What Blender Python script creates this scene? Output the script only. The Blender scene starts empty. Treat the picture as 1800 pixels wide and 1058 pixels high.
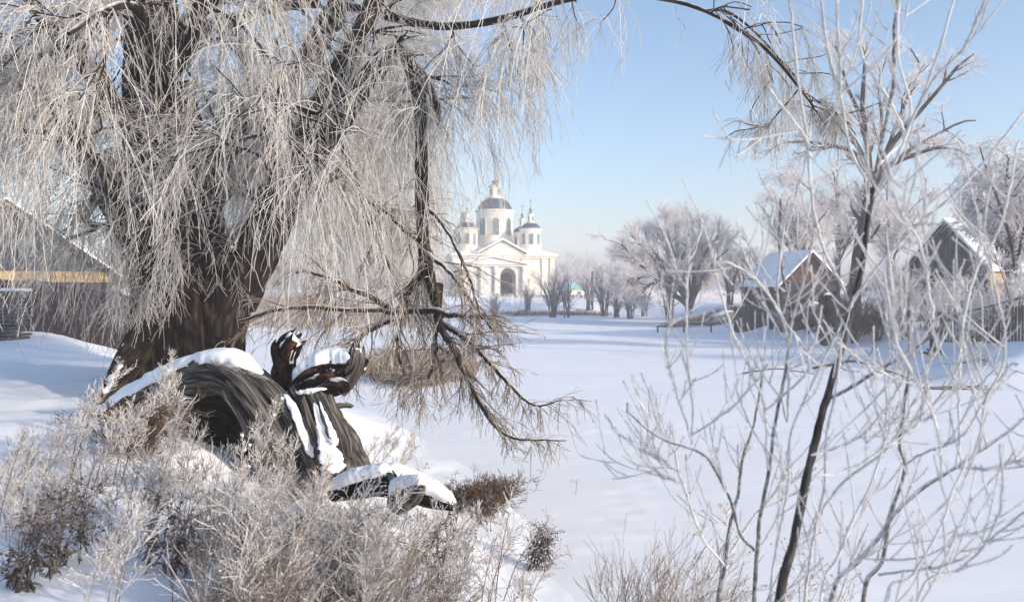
import bpy, math, random
import numpy as np
C = bpy.context.scene
R = math.radians
rng = np.random.default_rng(7)
random.seed(7)

# ------------------------------------------------------------------ camera, sky, sun, exposure
PITCH = R(0.98); EYE = 3.0; F = 1400.0
cd = bpy.data.cameras.new('camera'); cam = bpy.data.objects.new('camera', cd); C.collection.objects.link(cam)
cam.location = (0, 0, EYE); cam.rotation_euler = (math.pi/2 - PITCH, 0, 0)
cd.sensor_width = 36; cd.lens = 28; cd.clip_start = .05; cd.clip_end = 3000
C.camera = cam
cd.dof.use_dof = True; cd.dof.focus_distance = 13; cd.dof.aperture_fstop = 3.2
SUN_EL, SUN_AZ = R(16), R(119)          # azimuth clockwise from +Y (straight ahead)
w = bpy.data.worlds.new('World'); C.world = w; w.use_nodes = True
nt = w.node_tree; bg = nt.nodes['Background']
sk = nt.nodes.new('ShaderNodeTexSky'); sk.sky_type = 'NISHITA'; sk.sun_disc = False
sk.sun_elevation = SUN_EL; sk.sun_rotation = SUN_AZ; sk.air_density = 1.0; sk.dust_density = 2.2; sk.ozone_density = 2.8
nt.links.new(sk.outputs[0], bg.inputs[0]); bg.inputs[1].default_value = 0.145
sd = bpy.data.lights.new('sun', 'SUN'); sun = bpy.data.objects.new('sun', sd); C.collection.objects.link(sun)
sd.energy = 2.7; sd.angle = R(0.9); sd.color = (1, .87, .71)
from mathutils import Vector
sv = Vector((math.cos(SUN_EL)*math.sin(SUN_AZ), math.cos(SUN_EL)*math.cos(SUN_AZ), math.sin(SUN_EL)))
sun.rotation_euler = sv.to_track_quat('Z', 'Y').to_euler(); sun.location = (30, -30, 30)
C.view_settings.view_transform = 'Standard'; C.view_settings.look = 'None'
C.view_settings.exposure = 0.89; C.view_settings.gamma = 1
C.cycles.volume_bounces = 1; C.cycles.max_bounces = 5; C.cycles.diffuse_bounces = 3; C.cycles.glossy_bounces = 2
C.cycles.transmission_bounces = 2; C.cycles.use_denoising = True; C.cycles.volume_step_rate = 4

def P(px, py, d):
    """pixel of the 1800x1058 photograph at depth d (metres ahead) -> world point"""
    x = (px-900)/F; y = (529-py)/F
    dy = math.cos(PITCH)+y*math.sin(PITCH); t = d/dy
    return np.array((x*t, d, EYE + (-math.sin(PITCH)+y*math.cos(PITCH))*t))
def proj(p):
    p = np.asarray(p, float); z = p[..., 2]-EYE; y = p[..., 1]
    f = y*math.cos(PITCH)-z*math.sin(PITCH); u = y*math.sin(PITCH)+z*math.cos(PITCH)
    f = np.maximum(f, .05)
    return 900+F*p[..., 0]/f, 529-F*u/f

# ------------------------------------------------------------------ noise
_L = rng.random((64, 64, 64))
def vnoise(p):
    p = np.asarray(p, float); i = np.floor(p).astype(int); f = p-i; f = f*f*(3-2*f); out = 0
    for a in (0, 1):
        for b in (0, 1):
            for c in (0, 1):
                wgt = np.where(a, f[..., 0], 1-f[..., 0])*np.where(b, f[..., 1], 1-f[..., 1])*np.where(c, f[..., 2], 1-f[..., 2])
                out = out + wgt*_L[(i[..., 0]+a) & 63, (i[..., 1]+b) & 63, (i[..., 2]+c) & 63]
    return out
def fbm(p, o=4):
    p = np.asarray(p, float); s = 0; a = .5
    for k in range(o): s = s+a*(vnoise(p*2**k+k*11.3)-.5); a *= .5
    return s
def nrm(v): return v/np.maximum(np.linalg.norm(v, axis=-1, keepdims=True), 1e-9)
def sstep(a, b, x): t = np.clip((x-a)/(b-a), 0, 1); return t*t*(3-2*t)

# ------------------------------------------------------------------ mesh making
def link(o, parent=None):
    C.collection.objects.link(o)
    if parent is not None: o.parent = parent
    return o
def np_mesh(name, V, Q, mat, parent=None, attrs=None, smooth=True):
    me = bpy.data.meshes.new(name); V = np.asarray(V, np.float32); Q = np.asarray(Q, np.int32)
    k = Q.shape[1]
    me.vertices.add(len(V)); me.vertices.foreach_set('co', V.ravel())
    me.loops.add(Q.size); me.loops.foreach_set('vertex_index', Q.ravel())
    me.polygons.add(len(Q)); me.polygons.foreach_set('loop_start', np.arange(0, Q.size, k, dtype=np.int32))
    me.update(calc_edges=True)
    me.polygons.foreach_set('use_smooth', np.full(len(Q), smooth))
    for n, a in (attrs or {}).items():
        if a.ndim == 1: me.attributes.new(n, 'FLOAT', 'POINT').data.foreach_set('value', a.astype(np.float32))
        else: me.attributes.new(n, 'FLOAT_VECTOR', 'POINT').data.foreach_set('vector', a.astype(np.float32).ravel())
    me.materials.append(mat)
    return link(bpy.data.objects.new(name, me), parent)
def tag(o, label=None, cat=None, group=None, kind=None):
    for k, v in (('label', label), ('category', cat), ('group', group), ('kind', kind)):
        if v: o[k] = v
    return o
def empty(name, loc, label, cat, group=None, rz=0):
    o = bpy.data.objects.new(name, None); C.collection.objects.link(o); o.location = loc; o.rotation_euler = (0, 0, rz)
    o.empty_display_size = .2
    return tag(o, label, cat, group)

class TB:
    """collects tubes (batches of polylines of equal length)"""
    def __init__(s): s.V = []; s.Q = []; s.tc = []; s.tone = []; s.n = 0
    def add(s, P_, R_, sides=3, tone=None, disp=None, flat=1.0, jag=0):
        P_ = np.asarray(P_, float); R_ = np.asarray(R_, float)
        if P_.ndim == 2: P_ = P_[None]; R_ = R_[None]
        N, K, _ = P_.shape
        if N == 0: return s
        T = nrm(np.gradient(P_, axis=1))
        ref = nrm(np.cross(T[:, K//2], np.where(np.abs(T[:, K//2, 2:3]) < .9, np.array([[0, 0, 1.]]), np.array([[1., 0, 0]]))))
        ref = np.repeat(ref[:, None], K, 1)
        A = nrm(ref-(ref*T).sum(-1, keepdims=True)*T); B = np.cross(T, A)
        th = np.arange(sides)*2*math.pi/sides
        c = np.cos(th)[None, None, :, None]; sn = np.sin(th)[None, None, :, None]
        seg = np.linalg.norm(np.diff(P_, axis=1), axis=-1); S = np.concatenate([np.zeros((N, 1)), np.cumsum(seg, 1)], 1)
        tc = np.stack([np.broadcast_to(R_[:, :, None]*np.cos(th), (N, K, sides)), np.broadcast_to(R_[:, :, None]*np.sin(th), (N, K, sides)), np.broadcast_to(S[:, :, None], (N, K, sides))], -1)
        rr = np.broadcast_to(R_[:, :, None, None], (N, K, sides, 1))
        if disp is not None: rr = rr*(1+disp(tc))[..., None]
        V = P_[:, :, None]+rr*(A[:, :, None]*c+B[:, :, None]*sn*flat)
        if jag:
            wj = np.clip((np.arange(K)-K*.72)/(K*.28), 0, 1)[None, :, None]**1.5
            nj = fbm(np.stack([np.cos(th)*2.6, np.sin(th)*2.6, th*0+s.n*.37+1.7], -1), 4)*2.4+.25*np.sign(np.sin(th*7+1))*np.abs(np.sin(th*7+1))
            V = V+T[:, :, None]*(wj*nj[None, None]*jag)[..., None]
        idx = np.arange(N*K*sides).reshape(N, K, sides)+s.n
        a = idx[:, :-1]; b = idx[:, 1:]
        Q = np.stack([a, np.roll(a, -1, 2), np.roll(b, -1, 2), b], -1).reshape(-1, 4)
        if tone is None: tone = rng.random(N)
        s.V.append(V.reshape(-1, 3)); s.Q.append(Q); s.tc.append(tc.reshape(-1, 3))
        s.tone.append(np.repeat(np.broadcast_to(tone, (N,)), K*sides)); s.n += N*K*sides
        return s
    def blobs(s, cen, rad, tone=None):
        """small octahedral knobs (seed heads, frost clots)"""
        cen = np.asarray(cen, float); N = len(cen)
        if N == 0: return s
        rad = np.broadcast_to(rad, (N,))
        z = np.array([-1, -.6, .0, .6, 1.]); q = np.array([.05, .8, 1, .8, .05])
        PP = cen[:, None]+np.stack([np.zeros(5), np.zeros(5), z], -1)[None]*rad[:, None, None]
        PP = PP+rng.normal(0, .02, PP.shape)*rad[:, None, None]
        return s.add(PP, rad[:, None]*q[None], 5, tone)
    def build(s, name, mat, parent=None, origin=None):
        V = np.concatenate(s.V)
        if origin is not None: V = V-np.asarray(origin)
        return np_mesh(name, V, np.concatenate(s.Q), mat, parent, {'tc': np.concatenate(s.tc), 'tone': np.concatenate(s.tone)})

def spline(pts, K):
    """Catmull-Rom through pts, resampled to K points"""
    p = np.asarray(pts, float)
    if len(p) == 2: return p[0]+(p[1]-p[0])*np.linspace(0, 1, K)[:, None]
    q = np.vstack([2*p[0]-p[1], p, 2*p[-1]-p[-2]]); out = []
    for i in range(len(p)-1):
        t = np.linspace(0, 1, 12, endpoint=False)[:, None]; a, b, c, d = q[i:i+4]
        out.append(.5*((2*b)+(-a+c)*t+(2*a-5*b+4*c-d)*t*t+(-a+3*b-3*c+d)*t**3))
    out.append(p[-1:]); o = np.vstack(out)
    s = np.r_[0, np.cumsum(np.linalg.norm(np.diff(o, axis=0), axis=1))]
    u = np.linspace(0, s[-1], K)
    return np.stack([np.interp(u, s, o[:, k]) for k in range(o.shape[1])], -1)
def resamp(Pn, K):
    N, k, _ = Pn.shape; f = np.linspace(0, k-1, K); i = np.minimum(f.astype(int), k-2); w_ = (f-i)[None, :, None]
    return Pn[:, i]*(1-w_)+Pn[:, i+1]*w_

def spawn(Pp, Rp, n, t=(.2, 1), ang=(30, 50), L=(.5, 1), K=6, g=(0, 0, 0), wob=.1, rr=.6, rmax=1e9, tip=.3, shrink=0., bias=None, pref=0, keep=None):
    """grow n children from every polyline of a batch"""
    N, Kp, _ = Pp.shape; M = N*n
    tt = rng.uniform(t[0], t[1], (N, n)); tt = np.sort(tt, 1)
    f = tt*(Kp-1); i = np.minimum(f.astype(int), Kp-2); w_ = (f-i)[..., None]
    ar = np.arange(N)[:, None]
    pos = Pp[ar, i]*(1-w_)+Pp[ar, i+1]*w_; T = nrm(Pp[ar, i+1]-Pp[ar, i]); r0 = (Rp[ar, i]*(1-w_[..., 0])+Rp[ar, i+1]*w_[..., 0])
    rnd = rng.normal(size=(N, n, 3))
    if bias is not None: rnd = rnd+np.asarray(bias)
    perp = nrm(rnd-(rnd*T).sum(-1, keepdims=True)*T)
    a = np.radians(rng.uniform(ang[0], ang[1], (N, n)))[..., None]
    d = nrm(np.cos(a)*T+np.sin(a)*perp).reshape(M, 3)
    ln = (rng.uniform(L[0], L[1], (N, n))*(1-shrink*tt)).reshape(M)
    out = np.zeros((M, K, 3)); out[:, 0] = pos.reshape(M, 3); G = np.asarray(g, float)
    if G.ndim == 1: G = np.broadcast_to(G, (M, 3))
    for k in range(1, K):
        d = nrm(d+G/(K-1)+rng.normal(0, wob, (M, 3)))
        out[:, k] = out[:, k-1]+d*(ln/(K-1))[:, None]
    r = np.minimum(r0.reshape(M)*rr, rmax)
    Rr = r[:, None]*np.linspace(1, tip, K)[None]
    return out, Rr

# ------------------------------------------------------------------ materials
def mat(name, col, rough=.8, col2=None, scale=(3, 3, 3), detail=4, contrast=(.35, .65), coord='Object', bump=0, bscale=None, frost=None, tone=None, spec=.3, trans=0, sss=0, bdist=.02, metal=0):
    m = bpy.data.materials.new(name); m.use_nodes = True; t = m.node_tree; n = t.nodes; l = t.links
    b = n['Principled BSDF']; b.inputs['Roughness'].default_value = rough; b.inputs['Specular IOR Level'].default_value = spec
    b.inputs['Metallic'].default_value = metal
    if coord == 'tc': co = n.new('ShaderNodeAttribute'); co.attribute_name = 'tc'; src = co.outputs['Vector']
    else: co = n.new('ShaderNodeTexCoord'); src = co.outputs[coord]
    mp = n.new('ShaderNodeMapping'); mp.inputs['Scale'].default_value = scale; l.new(src, mp.inputs[0])
    nz = n.new('ShaderNodeTexNoise'); nz.inputs['Scale'].default_value = 1; nz.inputs['Detail'].default_value = detail; l.new(mp.outputs[0], nz.inputs[0])
    out = None
    def rgb(c): q = n.new('ShaderNodeRGB'); q.outputs[0].default_value = (*c, 1); return q.outputs[0]
    def mix(f, a, c):
        q = n.new('ShaderNodeMix'); q.data_type = 'RGBA'; l.new(f, q.inputs[0]); l.new(a, q.inputs[6]); l.new(c, q.inputs[7]); return q.outputs[2]
    def rng_(v, a, c):
        q = n.new('ShaderNodeMapRange'); q.interpolation_type = 'SMOOTHSTEP'; l.new(v, q.inputs[0]); q.inputs[1].default_value = a; q.inputs[2].default_value = c; return q.outputs[0]
    out = rgb(col)
    if col2 is not None: out = mix(rng_(nz.outputs[0], *contrast), out, rgb(col2))
    if tone is not None:
        at = n.new('ShaderNodeAttribute'); at.attribute_name = 'tone'
        out = mix(rng_(at.outputs['Fac'], tone[1], tone[2]), out, rgb(tone[0]))
    if frost is not None:                # (colour, low, high, noise amount): rime lies on faces that look up
        ge = n.new('ShaderNodeNewGeometry'); sx = n.new('ShaderNodeSeparateXYZ'); l.new(ge.outputs['Normal'], sx.inputs[0])
        n2 = n.new('ShaderNodeTexNoise'); n2.inputs['Scale'].default_value = frost[4] if len(frost) > 4 else 12; n2.inputs['Detail'].default_value = 5
        tcn = n.new('ShaderNodeTexCoord'); l.new(tcn.outputs['Object'], n2.inputs[0])
        ma = n.new('ShaderNodeMath'); ma.operation = 'MULTIPLY_ADD'; l.new(n2.outputs[0], ma.inputs[0]); ma.inputs[1].default_value = frost[3]; l.new(sx.outputs[2], ma.inputs[2])
        out = mix(rng_(ma.outputs[0], frost[1], frost[2]), out, rgb(frost[0]))
    l.new(out, b.inputs['Base Color'])
    if bump:
        if bscale:
            mp2 = n.new('ShaderNodeMapping'); mp2.inputs['Scale'].default_value = bscale; l.new(src, mp2.inputs[0])
            nb = n.new('ShaderNodeTexNoise'); nb.inputs['Scale'].default_value = 1; nb.inputs['Detail'].default_value = 6; l.new(mp2.outputs[0], nb.inputs[0])
        else: nb = nz
        bp = n.new('ShaderNodeBump'); bp.inputs['Strength'].default_value = bump; bp.inputs['Distance'].default_value = bdist
        l.new(nb.outputs[0], bp.inputs['Height']); l.new(bp.outputs[0], b.inputs['Normal'])
    if sss: b.inputs['Subsurface Weight'].default_value = sss; b.inputs['Subsurface Radius'].default_value = (.05, .06, .08)
    return m
FROST = (.76, .75, .76)
M = {}
M['snow'] = mat('snow', (.80, .82, .86), .65, (.87, .88, .90), (.35, .35, .35), bump=.35, bscale=(2.2, 2.2, 2.2), bdist=.06, spec=.25)
M['ice'] = mat('pond_snow', (.84, .85, .87), .6, (.88, .88, .89), (.09, .16, .1), bump=.25, bscale=(.8, 1.3, 1), bdist=.05, spec=.25)
M['bark'] = mat('willow_bark', (.009, .007, .006), .95, (.07, .046, .028), (16, 16, 3.5), 6, (.42, .72), 'tc', bump=1, bscale=(13, 13, 3), bdist=.06, spec=.1, frost=(FROST, 1.05, 1.5, .6, 9))
M['limb'] = mat('limb_bark', (.018, .014, .013), .95, (.075, .052, .036), (22, 22, 4), 5, (.4, .7), 'tc', bump=1, bdist=.02, spec=.1, frost=((.60, .58, .58), .7, 1.3, .7, 14))
M['rime'] = mat('rime_twigs', (.34, .31, .29), .9, tone=((.70, .685, .665), .05, .95), spec=.2)
M['rimebrown'] = mat('brown_twigs', (.15, .105, .075), .9, tone=((.50, .46, .42), .1, 1), spec=.15)
M['rimewhite'] = mat('white_rime', (.42, .42, .43), .9, (.56, .55, .55), (60, 60, 60), tone=((.64, .63, .62), .3, 1), spec=.05, bump=.6, bscale=(150, 150, 150), bdist=.004)
M['sapling'] = mat('sapling_bark', (.030, .028, .028), .9, (.10, .09, .085), (40, 40, 9), 5, (.4, .7), 'tc', bump=.8, bscale=(90, 90, 30), bdist=.004, frost=((.62, .62, .64), .75, 1.25, .9, 45))
M['stemgrey'] = mat('rimed_stems', (.085, .078, .078), .9, (.24, .225, .22), (60, 60, 60), 4, frost=((.66, .66, .68), .35, 1.15, .8, 60))
M['weedstem'] = mat('weed_stems', (.11, .08, .065), .9, tone=((.34, .28, .24), .2, 1), spec=.1)
M['weedfrost'] = mat('weed_rime', (.36, .32, .30), .9, tone=((.76, .73, .71), .05, .9), spec=.15)
M['weeddark'] = mat('weed_dark', (.045, .034, .03), .9, tone=((.16, .12, .10), .2, 1), spec=.1, frost=((.6, .58, .58), .85, 1.3, .5, 30))
M['drybrown'] = mat('dry_brown_stems', (.09, .052, .034), .9, tone=((.25, .17, .12), .2, 1), spec=.1)
M['reed'] = mat('dry_reeds', (.20, .13, .085), .9, tone=((.46, .39, .34), .2, .9), spec=.1)
M['fartree'] = mat('far_tree_bark', (.07, .065, .075), .95, (.13, .12, .13), (2, 2, 2), spec=.05)
M['fartwig'] = mat('far_rimed_twigs', (.58, .54, .55), .95, tone=((.80, .77, .77), .1, .9), spec=.05)
M['fartwigd'] = mat('far_dark_twigs', (.34, .31, .33), .95, tone=((.68, .64, .65), .1, 1), spec=.05)
M['midbark'] = mat('mid_tree_bark', (.035, .030, .028), .95, (.15, .105, .075), (5, 5, 1.5), 5, (.4, .65), 'tc', bump=.8, bdist=.03, spec=.08, frost=((.6, .6, .62), .95, 1.4, .7, 6))
M['wood'] = mat('weathered_wood', (.035, .032, .031), 1, (.20, .18, .165), (34, 34, 2.6), 9, (.36, .74), 'tc', bump=1, bscale=(45, 45, 2.5), bdist=.03, spec=.0, frost=((.80, .81, .84), 1.12, 1.5, .55, 25))
M['rot'] = mat('rotten_wood', (.012, .009, .008), .9, (.13, .058, .032), (12, 12, 5), 8, (.45, .8), 'tc', bump=1, bscale=(30, 30, 12), bdist=.05, spec=.0, frost=((.84, .85, .88), 1.0, 1.45, .8, 26))
M['hollowshade'] = mat('hollow_shade', (.006, .005, .005), .95, (.03, .022, .018), (8, 8, 3), 5, coord='tc', bump=1, bdist=.05, spec=.05)  # near-black: the shade beneath the arching trunk put into the colour

# ------------------------------------------------------------------ ground and frozen pond
def W_(px, py): d = EYE*F/(py-505.); return ((px-900)/F*d, d)
POND = np.array([(.65, 7.6), W_(932, 930), W_(865, 855), W_(775, 792), W_(650, 722), (-6.2, 20.5), (-8.6, 23), (-12, 30), (-20, 38), (-24, 48), (-20, 55),
    (-11, 60), (-8, 72), (-5, 80), (2, 83), (10, 83), (13.5, 78), (13.2, 64), (11.9, 58), (14.3, 52), (15.1, 45.5), (16.6, 37), (14.8, 29.5), (12.6, 24.5), (14.6, 22.7), (22, 21), (34, 19), (34, 9), (20, 6), (8, 5.3), (3.4, 5.6), (1.5, 6.3)])
def pond_sd(x, y):
    p = np.stack([x, y], -1); d = np.full(x.shape, 1e9); ins = np.zeros(x.shape, bool)
    for a, b in zip(POND, np.roll(POND, -1, 0)):
        ab = b-a; t = np.clip(((p-a)*ab).sum(-1)/(ab*ab).sum(), 0, 1); d = np.minimum(d, np.linalg.norm(p-a-t[..., None]*ab, axis=-1))
        c = ((a[1] > y) != (b[1] > y)) & (x < (b[0]-a[0])*(y-a[1])/(b[1]-a[1]+1e-12)+a[0]); ins ^= c
    return np.where(ins, -d, d)
def ground(x, y):
    x = np.asarray(x, float); y = np.asarray(y, float); s = pond_sd(x, y)
    s2 = s+fbm(np.stack([x*.5, y*.5, x*0], -1), 3)*1.2*sstep(5, 12, y) + fbm(np.stack([x*1.6, y*1.6, x*0+3], -1), 3)*.6*(1-sstep(5, 14, y))
    Wd = 4.6+3*sstep(40, 70, y)
    H = 1.5+.1*sstep(14, 26, y)*(x < 0)-.25*sstep(8, 14, x)*sstep(18, 30, y)*(1-sstep(48, 60, y))
    z = H*sstep(-.1, Wd, s2)
    z = z+.16*fbm(np.stack([x*.35, y*.35, x*0+7], -1), 4)*sstep(0, 2, s)+.10*fbm(np.stack([x*1.3, y*1.3, x*0+5], -1), 3)*sstep(0, 1, s)*(1-sstep(20, 40, y))
    near = 1-sstep(12, 20, y); z = z+near*sstep(0, .6, s)*(.055*fbm(np.stack([x*3.2, y*3.2, x*0+9], -1), 3)+.12*fbm(np.stack([x*.9, y*.9, x*0+2], -1), 2))
    z = z+.45*np.exp(-(((x-14.5)/2.6)**2+((y-58)/2.5)**2))
    z = np.where(s < 0, -.25*sstep(0, 1.2, -s)-.01, z)
    return z
def gz(x, y): return float(ground(np.array([x]), np.array([y]))[0])
def G(px, py, dmin=2.0, dmax=140):
    """where the pixel's ray meets the ground"""
    ds = np.geomspace(dmin, dmax, 900); p = np.array([P(px, py, d) for d in ds]); g = ground(p[:, 0], p[:, 1]); g = np.maximum(g, 0)
    k = np.argmax(p[:, 2] < g)
    if not (p[:, 2] < g).any(): k = len(ds)-1
    return np.array((p[k, 0], p[k, 1], g[k]))
n = 420
u = np.linspace(-1, 1, n); k_ = 6.2; gx = 420*np.sinh(k_*u)/math.sinh(k_)-2; gy = 420*np.sinh(k_*u)/math.sinh(k_)+8
X, Y = np.meshgrid(gx, gy); Z = ground(X, Y)
idx = np.arange(n*n).reshape(n, n)
Q = np.stack([idx[:-1, :-1], idx[:-1, 1:], idx[1:, 1:], idx[1:, :-1]], -1).reshape(-1, 4)
tag(np_mesh('snowy_ground', np.stack([X, Y, Z], -1).reshape(-1, 3), Q, M['snow']), 'snow covered banks and fields around the pond', None, None, 'structure')
gx = np.linspace(-30, 38, 460); gy = 3+85*np.linspace(0, 1, 620)**1.6; X, Y = np.meshgrid(gx, gy)
Z = .05*fbm(np.stack([X*.25, Y*.6, X*0], -1), 4)+.022*fbm(np.stack([X*1.1, Y*2.6, X*0+3], -1), 3)
for i in range(46):                      # an old line of prints across the snow, and a few near the bank
    if i < 34: x_, y_ = -1.2+i*.24+rng.normal(0, .03), 16.6+.12*math.sin(i*.5)+(.1 if i % 2 else -.1)
    else: x_, y_ = .9+.25*(i-34)*.5+rng.normal(0, .12), 9.0+(i-34)*.42
    Z -= .035*np.exp(-(((X-x_)/.09)**2+((Y-y_)/.13)**2))-.018*np.exp(-(((X-x_-.05)/.2)**2+((Y-y_-.1)/.2)**2))
idx = np.arange(460*620).reshape(620, 460); Q = np.stack([idx[:-1, :-1], idx[:-1, 1:], idx[1:, 1:], idx[1:, :-1]], -1).reshape(-1, 4)
tag(np_mesh('frozen_pond', np.stack([X, Y, Z], -1).reshape(-1, 3), Q, M['ice']), 'flat snow covered ice of the frozen pond', None, None, 'structure')

# ------------------------------------------------------------------ solid building helper
class MB:
    def __init__(s): s.v = []; s.f = []
    def box(s, x0, x1, y0, y1, z0, z1):
        b = len(s.v); s.v += [(x, y, z) for z in (z0, z1) for x, y in ((x0, y0), (x1, y0), (x1, y1), (x0, y1))]
        s.f += [tuple(b+i for i in q) for q in ((0, 3, 2, 1), (4, 5, 6, 7), (0, 1, 5, 4), (1, 2, 6, 5), (2, 3, 7, 6), (3, 0, 4, 7))]; return s
    def prism(s, poly, y0, y1, T=None):
        """poly in x,z extruded along y; T maps the points"""
        b = len(s.v); n_ = len(poly); pts = [(x, y0, z) for x, z in poly]+[(x, y1, z) for x, z in poly]
        if T: pts = [T(p) for p in pts]
        s.v += pts; s.f.append(tuple(b+i for i in range(n_))); s.f.append(tuple(b+n_+i for i in reversed(range(n_))))
        s.f += [(b+i, b+n_+i, b+n_+(i+1) % n_, b+(i+1) % n_) for i in range(n_)]; return s
    def lathe(s, prof, cx, cy, n_=32):
        b = len(s.v)
        for r, z in prof: s.v += [(cx+r*math.cos(2*math.pi*i/n_), cy+r*math.sin(2*math.pi*i/n_), z) for i in range(n_)]
        for k in range(len(prof)-1):
            for i in range(n_):
                j = (i+1) % n_; s.f.append((b+k*n_+i, b+k*n_+j, b+(k+1)*n_+j, b+(k+1)*n_+i))
        s.f.append(tuple(b+(len(prof)-1)*n_+i for i in range(n_))); return s
    def beam(s, a, b_, wd, h=None):
        a = Vector(a); b_ = Vector(b_); d = (b_-a).normalized(); up = Vector((0, 0, 1)) if abs(d.z) < .95 else Vector((1, 0, 0))
        sx = d.cross(up).normalized()*wd/2; sy = sx.cross(d).normalized()*(h or wd)/2; k = len(s.v)
        for p in (a, b_): s.v += [tuple(p+sx*i+sy*j) for i, j in ((-1, -1), (1, -1), (1, 1), (-1, 1))]
        s.f += [tuple(k+i for i in q) for q in ((0, 1, 2, 3), (7, 6, 5, 4), (0, 4, 5, 1), (1, 5, 6, 2), (2, 6, 7, 3), (3, 7, 4, 0))]; return s
    def build(s, name, m, parent=None, smooth=False, bevel=0):
        me = bpy.data.meshes.new(name); me.from_pydata([tuple(map(float, v)) for v in s.v], [], s.f); me.materials.append(m); me.update()
        o = link(bpy.data.objects.new(name, me), parent)
        if smooth:
            for p in me.polygons: p.use_smooth = len(p.vertices) == 4
            me.set_sharp_from_angle(angle=R(35))
        import bmesh
        bm = bmesh.new(); bm.from_mesh(me); bmesh.ops.recalc_face_normals(bm, faces=bm.faces); bm.to_mesh(me); bm.free()
        if bevel: md = o.modifiers.new('bevel', 'BEVEL'); md.width = bevel; md.segments = 2
        return o
def arch(xc, wd, z0, z1, n_=12):
    r = wd/2; zs = z1-r
    return [(xc-r, z0), (xc+r, z0)]+[(xc+r*math.cos(math.pi*i/n_), zs+r*math.sin(math.pi*i/n_)) for i in range(n_+1)]

M['white'] = mat('white_plaster', (.72, .67, .58), .8, (.52, .47, .40), (.5, .5, .9), 6, (.52, .75), bump=.3, bdist=.03)
M['oldplaster'] = mat('flaking_plaster', (.60, .57, .53), .85, (.36, .32, .29), (.6, .6, 1.1), 8, (.48, .66), bump=.5, bdist=.04)
M['recess'] = mat('grey_plaster', (.50, .49, .48), .85, (.62, .6, .58), (1, 1, 1))
M['dome'] = mat('dark_dome_metal', (.018, .030, .045), .5, (.04, .058, .08), (1.2, 1.2, 1.2), spec=.4, frost=((.8, .81, .84), 1.3, 1.5, .5, 1.4))
M['pane'] = mat('dim_glass', (.09, .13, .14), .35, (.17, .21, .21), (1.5, 1.5, 1.5), spec=.5)
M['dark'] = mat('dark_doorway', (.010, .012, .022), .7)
M['gild'] = mat('tarnished_metal', (.16, .13, .09), .45, spec=.5)
M['roofsnow'] = mat('roof_snow', (.80, .82, .86), .7, (.88, .88, .90), (.8, .8, .8), bump=.4, bdist=.06)

# ------------------------------------------------------------------ the church
CD = 120.; S = CD/F
cz = gz((888-900)*S, CD)
ch = empty('church', (P(888, 522, CD)[0], CD, min(cz, P(888, 521, CD)[2])), 'white stone church with dark domes standing beyond the far bank of the pond', 'church', None, R(8))
cx_ = lambda px: (px-888)*S
zz = lambda py: (523-py)*S
b = MB(); b.box(cx_(797), cx_(976), 0, 14, -.6, zz(456)); b.build('wall', M['white'], ch)
b = MB(); b.box(cx_(794), cx_(979), -.3, 14.3, zz(456)+.003, zz(452)); b.box(cx_(791), cx_(982), -.6, 14.6, zz(452), zz(448)); b.build('cornice', M['white'], ch)
# hipped snowy roof + front gable
b = MB(); z0 = zz(448); z1 = zz(434); k = len(b.v)
b.v += [(cx_(793), -.4, z0), (cx_(980), -.4, z0), (cx_(980), 14.4, z0), (cx_(793), 14.4, z0), (cx_(835), 4, z1), (cx_(940), 4, z1), (cx_(940), 10, z1), (cx_(835), 10, z1)]
b.f += [(0, 1, 5, 4), (1, 2, 6, 5), (2, 3, 7, 6), (3, 0, 4, 7), (4, 5, 6, 7)]; b.build('roof', M['roofsnow'], ch)
b = MB(); b.prism([(cx_(843), zz(447.9)), (cx_(922), zz(447.9)), (cx_(882.5), zz(426))], -.62, 5.5); o = b.build('gable', M['white'], ch)
b = MB()
for x0_, x1_ in ((839, 882.5), (926, 882.5)):
    zt = zz(424.2); zb = zz(447.4)
    b.prism([(cx_(x0_), zb), (cx_(x1_), zt), (cx_(x1_), zt+.3), (cx_(x0_), zb+.25)], -.95, 5.5)
b.build('gable_roof', M['roofsnow'], ch)
b = MB()
for x0_, x1_ in ((839, 882.5), (926, 882.5)):
    zt = zz(425.2)-.02; zb = zz(448.4)-.02
    b.prism([(cx_(x0_), zb), (cx_(x1_), zt), (cx_(x1_), zt+.07), (cx_(x0_), zb+.07)], -1.0, -.63)
b.build('gable_trim', M['gild'], ch)
# portico: wall with arch opening, columns, pediment
py0 = -3.0
por = MB()
A = arch(cx_(888.5), 27*S, -.6, zz(474)); xl, xr = cx_(806), cx_(919); zt = zz(471)
por.prism([(xl, -.6), (A[0][0], -.6)]+[A[-1-i] for i in range(0, 7)]+[(cx_(888.5), zt), (xl, zt)], py0, py0+.8)
por.prism([(A[1][0], -.6), (xr, -.6), (xr, zt), (cx_(888.5), zt)]+[A[2+6-i] for i in range(7)], py0, py0+.8)
por.box(xl, xl+.8, py0+.8, 0, -.6, zt); por.box(xr-.8, xr, py0+.8, 0, -.6, zt)
por.build('portico', M['oldplaster'], ch)
b = MB(); b.box(cx_(803), cx_(922), py0-.3, 0, zt+.003, zt+.28); b.build('portico_cornice', M['white'], ch)
b = MB(); b.prism([(cx_(806), zt+.29), (cx_(919), zt+.29), (cx_(861), zz(456))], py0-.1, 0); b.build('pediment', M['white'], ch)
b = MB()
for x0_ in (803, 922): b.prism([(cx_(x0_), zt+.30), (cx_(861), zz(455)), (cx_(861), zz(453)), (cx_(x0_), zt+.46)], py0-.45, 0)
b.build('pediment_roof', M['roofsnow'], ch)
b = MB(); b.box(cx_(804), cx_(921), py0-.36, py0-.31, zt+.2, zt+.27); b.build('metal_drip_edge', M['gild'], ch)
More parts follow.
